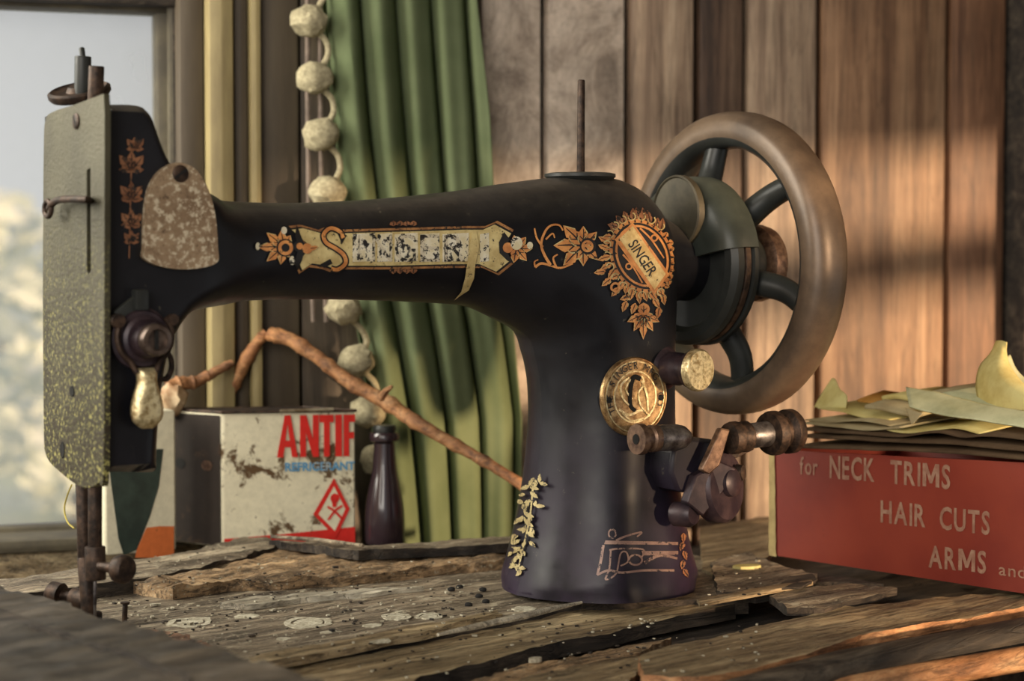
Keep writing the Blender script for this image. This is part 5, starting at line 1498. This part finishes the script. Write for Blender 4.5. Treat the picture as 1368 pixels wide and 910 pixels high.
flat('dark brown card just above the lowest card on the box', [(1066, 583), (1130, 586), (1200, 590), (1260, 592), (1320, 597), (1420, 606)], -0.002, 0.09, 0.002, 'p_brown', 0.0014, 'folded_card')
flat('wide brown sheet with a rumpled front edge under the pale papers', [(1068, 574), (1140, 579), (1200, 583), (1250, 577), (1285, 584), (1330, 582), (1420, 594)], 0.002, 0.09, 0.004, 'p_brown', 0.0012)
flat('pale tan sheet at the left end of the heap', [(1072, 566), (1120, 570), (1160, 575), (1205, 571)], 0.004, 0.08, 0.003, 'p_tan', 0.0010)
flat('pale sheet lying just over the tan one at the left', [(1075, 562), (1110, 564), (1150, 562), (1190, 570)], 0.008, 0.085, 0.003, 'p_tan', 0.0006)
flat('ochre strip of paper bending down at the middle front', [(1185, 575), (1205, 578), (1235, 577), (1275, 572), (1310, 580)], 0.006, 0.06, 0.004, 'p_yellow', 0.0008)
flat('thin yellow sheet sloping right under the folded corner', [(1092, 545), (1125, 550), (1150, 557), (1190, 562)], 0.020, 0.07, 0.003, 'p_yellow', 0.0008)
flat('small rolled tan paper in the middle of the heap', [(1155, 543), (1175, 545), (1200, 551), (1225, 556)], 0.012, 0.06, 0.005, 'p_tan', 0.0022)
flat('yellow paper slip on top behind the rolled tan paper', [(1178, 533), (1195, 529), (1215, 532), (1235, 536)], 0.030, 0.07, 0.002, 'p_yellow', 0.003)
flat('orange paper scrap peeping out behind the rolled paper', [(1145, 535), (1160, 537), (1178, 540)], 0.035, 0.06, 0.004, 'p_orange', 0.0012)
sheet('folded yellow paper corner standing up at the left of the heap', [[(1088, 543, 0.028), (1108, 545, 0.027), (1130, 545, 0.026)], [(1096, 530, 0.034), (1112, 528, 0.033), (1131, 528, 0.030)], [(1112, 505, 0.040), (1117, 508, 0.040), (1120, 522, 0.036)]], 'p_yellow', 0.0008)
sheet('wide pale green folded sheet sloping down to the right', [[(1215, 544, 0.008), (1255, 554, 0.006), (1310, 562, 0.004), (1420, 580, 0.0)], [(1212, 530, 0.016), (1255, 540, 0.013), (1310, 552, 0.010), (1420, 566, 0.006)], [(1210, 518, 0.028), (1255, 526, 0.025), (1310, 540, 0.020), (1420, 558, 0.014)]], 'p_green', 0.0010)
sheet('dark triangular flap of paper with a hole under the green sheet', [[(1210, 545, 0.005), (1222, 549, 0.004), (1234, 553, 0.004)], [(1214, 556, 0.003), (1221, 557, 0.003), (1228, 558, 0.003)], [(1218, 567, 0.002), (1219, 567, 0.002), (1221, 566, 0.002)]], 'p_tan', 0.0008)
flat('green sheet lying at the back right under the curled paper', [(1255, 527), (1290, 533), (1340, 548), (1420, 562)], 0.034, 0.085, 0.003, 'p_green', 0.0012)
flat('tan sheet seen along its edge behind the green sheets', [(1240, 525), (1285, 528), (1330, 538), (1420, 556)], 0.045, 0.10, 0.003, 'p_tan', 0.0020)
sheet('curled yellow green paper rising in a horn at the right', [[(1308, 541, 0.040), (1340, 547, 0.036), (1385, 552, 0.034)], [(1304, 515, 0.046), (1335, 522, 0.036), (1388, 534, 0.034)], [(1309, 490, 0.050), (1330, 493, 0.040), (1366, 512, 0.042)], [(1324, 471, 0.055), (1336, 472, 0.046), (1347, 484, 0.048)], [(1331, 456, 0.056), (1338, 455, 0.052), (1345, 457, 0.050)]], 'p_yellow', 0.0008)
sheet('torn white edged strip curling behind the horn shaped paper', [[(1344, 478, 0.050), (1352, 500, 0.047), (1372, 522, 0.044), (1410, 540, 0.042)], [(1349, 474, 0.056), (1358, 494, 0.054), (1378, 512, 0.052), (1412, 528, 0.050)]], 'p_green', 0.0008)

# ================================================================== SMALL THINGS ON THE TABLE
flk = [('large pale lichen ring left of centre on the grey board', 255, 833, 30, 7), ('wide pale stain flake behind the middle of the row', 412, 833, 32, 7), ('round pale flake with a ring, right of centre', 530, 825, 20, 8),
       ('round white flake nearest the pillar foot', 573, 824, 18, 7), ('small white flake below the round ones', 498, 837, 12, 4), ('grey white flake at the front of the row', 441, 847, 15, 6),
       ('small ring shaped flake by the board split', 379, 855, 9, 4), ('thin pale flake behind the long splinter', 505, 857, 16, 3), ('faint pale flake at the far left of the grey board', 330, 825, 16, 4), ('bright flake beside the machine foot', 700, 815, 16, 4)]
for lab, x, y, rx, ry in flk:
    c = TZ(x, y, 0.0); c = TZ(x, y, ztable(c.x, c.y)); m = MB(); k = c.y / F; n_ = 26; pts_ = []
    for i in range(n_):
        a = 2 * math.pi * i / n_; q = 1 + 0.28 * mnoise.noise(Vector((math.cos(a) * 1.7, math.sin(a) * 1.7, x))) + 0.12 * mnoise.noise(Vector((math.cos(a) * 6, math.sin(a) * 6, x)))
        pts_.append((rx * k * math.cos(a) * q, rx * k * 1.15 * math.sin(a) * q))
    m.prism(pts_, 0.0006, lambda a, b, t: Vector((a, b, t)), ([(u * 0.72, v * 0.72) for u, v in pts_],) if rx > 17 else ())
    if rx > 17: m.prism([(u * 0.6, v * 0.6) for u, v in pts_], 0.0005, lambda a, b, t: Vector((a, b, t)))
    o = m.build('lichen_flake', 'flake'); o.location = (c.x, c.y, c.z)
    tag(o, lab, 'flake', 'pale flakes on the table')
for lab, x, y in (('tiny black dropping at the far left of the scatter by the machine foot', 603, 783), ('tiny black dropping at the back of the scatter by the machine foot', 614, 778),
                  ('tiny black dropping in the middle of the tight cluster by the machine foot', 640, 790), ('topmost tiny black dropping of the tight cluster by the machine foot', 645, 783),
                  ('tiny black dropping lying frontmost of the scatter by the machine foot', 626, 801), ('tiny black dropping closest to the machine foot', 649, 796)):
    c = TZ(x, y, 0.0008); m = MB(); bm = bmesh.new(); bmesh.ops.create_icosphere(bm, subdivisions=2, radius=1)
    m.add([Vector((v.co.x * 0.0021, v.co.y * 0.0014, v.co.z * 0.0014)) for v in bm.verts], [tuple(v.index for v in f.verts) for f in bm.faces]); bm.free()
    o = m.build('dropping', 'dark'); o.location = (c.x, c.y, ztable(c.x, c.y) + 0.0008)
    tag(o, lab, 'dropping', 'droppings by the machine foot')
pp = [TZ(x, y, 0.0025) for x, y in ((585, 848), (640, 836), (700, 823), (740, 813), (777, 805))]
o0 = pp[2].copy(); m = MB().tube([p - o0 for p in pp], [0.0008, 0.0016, 0.0018, 0.0015, 0.0007], 8)
o = m.build('wood_splinter', 'pale_wood'); o.location = o0; tag(o, 'long thin wood splinter lying in front of the machine foot', 'splinter')
pp = [TZ(x, y, 0.0128) for x, y in ((362, 717), (420, 721), (485, 729))]
o0 = pp[1].copy(); m = MB().tube([p - o0 for p in pp], [0.0010, 0.0013, 0.0010], 8)
o = m.build('wood_splinter', 'grey_wood'); o.location = o0; tag(o, 'thin grey splinter lying in front of the can with the diamond', 'splinter')
def chip(label, px, py, z, rx, rz, mat, name='wood_chip', ang=0.0):
    c = TZ(px, py, z); k = c.y / F; m = MB()
    z = ztable(c.x, c.y); pts_ = [(rx * k * math.cos(a) * (1 + 0.25 * mnoise.noise(Vector((a, px, 0)))), 0.6 * rx * k * math.sin(a)) for a in np.linspace(0, 2 * math.pi, 12)[:-1]]
    m.prism(pts_, rz, lambda a, b, t: Vector((a, b, t)))
    o = m.build(name, mat); o.location = (c.x, c.y, z); o.rotation_euler = (0, 0, ang)
    return tag(o, label, 'chip')
chip('cream paper chip lying between the machine foot and the red box', 998, 748, 0.005, 20, 0.0015, 'p_yellow', 'paper_chip', 0.3)
chip('pale grey chip on the back board at the far left', 58, 757, 0.0085, 12, 0.002, 'flake', 'paint_chip')
chip('pale chip in the dark hollow at the front', 715, 872, -0.003, 10, 0.002, 'flake', 'paint_chip', 0.6)
random.seed(21)
def ztop(x, y, rad):
    q = TMI @ Vector((x, y, 0)); best = -0.02
    for T_ in TOPS:
        d = np.hypot(T_[:, 0] - q.x, T_[:, 1] - q.y); k_ = d < rad
        if k_.any(): best = max(best, T_[k_, 2].max())
    return best
m = MB(); dark_n = 0
for k in range(620):
    if k == 310: dark_n = len(m.f)
    px, py = random.uniform(150, 1020), random.triangular(742, 905, 800)
    if 650 < px < 945 and py < 812: continue
    c = TZ(px, py, 0.0); zz_ = ztop(c.x, c.y, 0.006)
    if zz_ < -0.012 or zz_ > 0.02: continue
    r_ = random.uniform(0.0003, 0.0008) * (1.7 if random.random() < 0.08 else 1)
    m.box((c.x, c.y, zz_ + r_ * 0.5), (r_ * 2.4, r_ * 1.4, r_ * 0.8), Matrix.Rotation(random.uniform(0, 3), 3, 'Z'))
o = m.build('wood_crumbs', 'dark_wood', None, False); o['kind'] = 'stuff'; tag(o, 'dark and pale crumbs of rotten wood strewn over the table boards', 'crumbs')
o.data.materials.append(MAT['flake'])
for p_ in o.data.polygons:
    if (p_.index // 6) % 2: p_.material_index = 1
nail = TZ(166, 826, 0.0)
m = MB().cyl((0, 0, -0.004), (0.0005, 0, 0.007), 0.0013, bev=0.0002); m.lathe([(0.0022, 0.007), (0.0022, 0.0078), (0, 0.008)], (0.0005, 0, 0), (0, 0, 1), 12)
o = m.build('nail', 'rust'); o.location = nail; tag(o, 'rusty nail standing up beside the presser foot', 'nail')

# ================================================================== lift everything to table height
for o in SC.objects:
    if o.parent is None: o.location.z += TABLE_Z
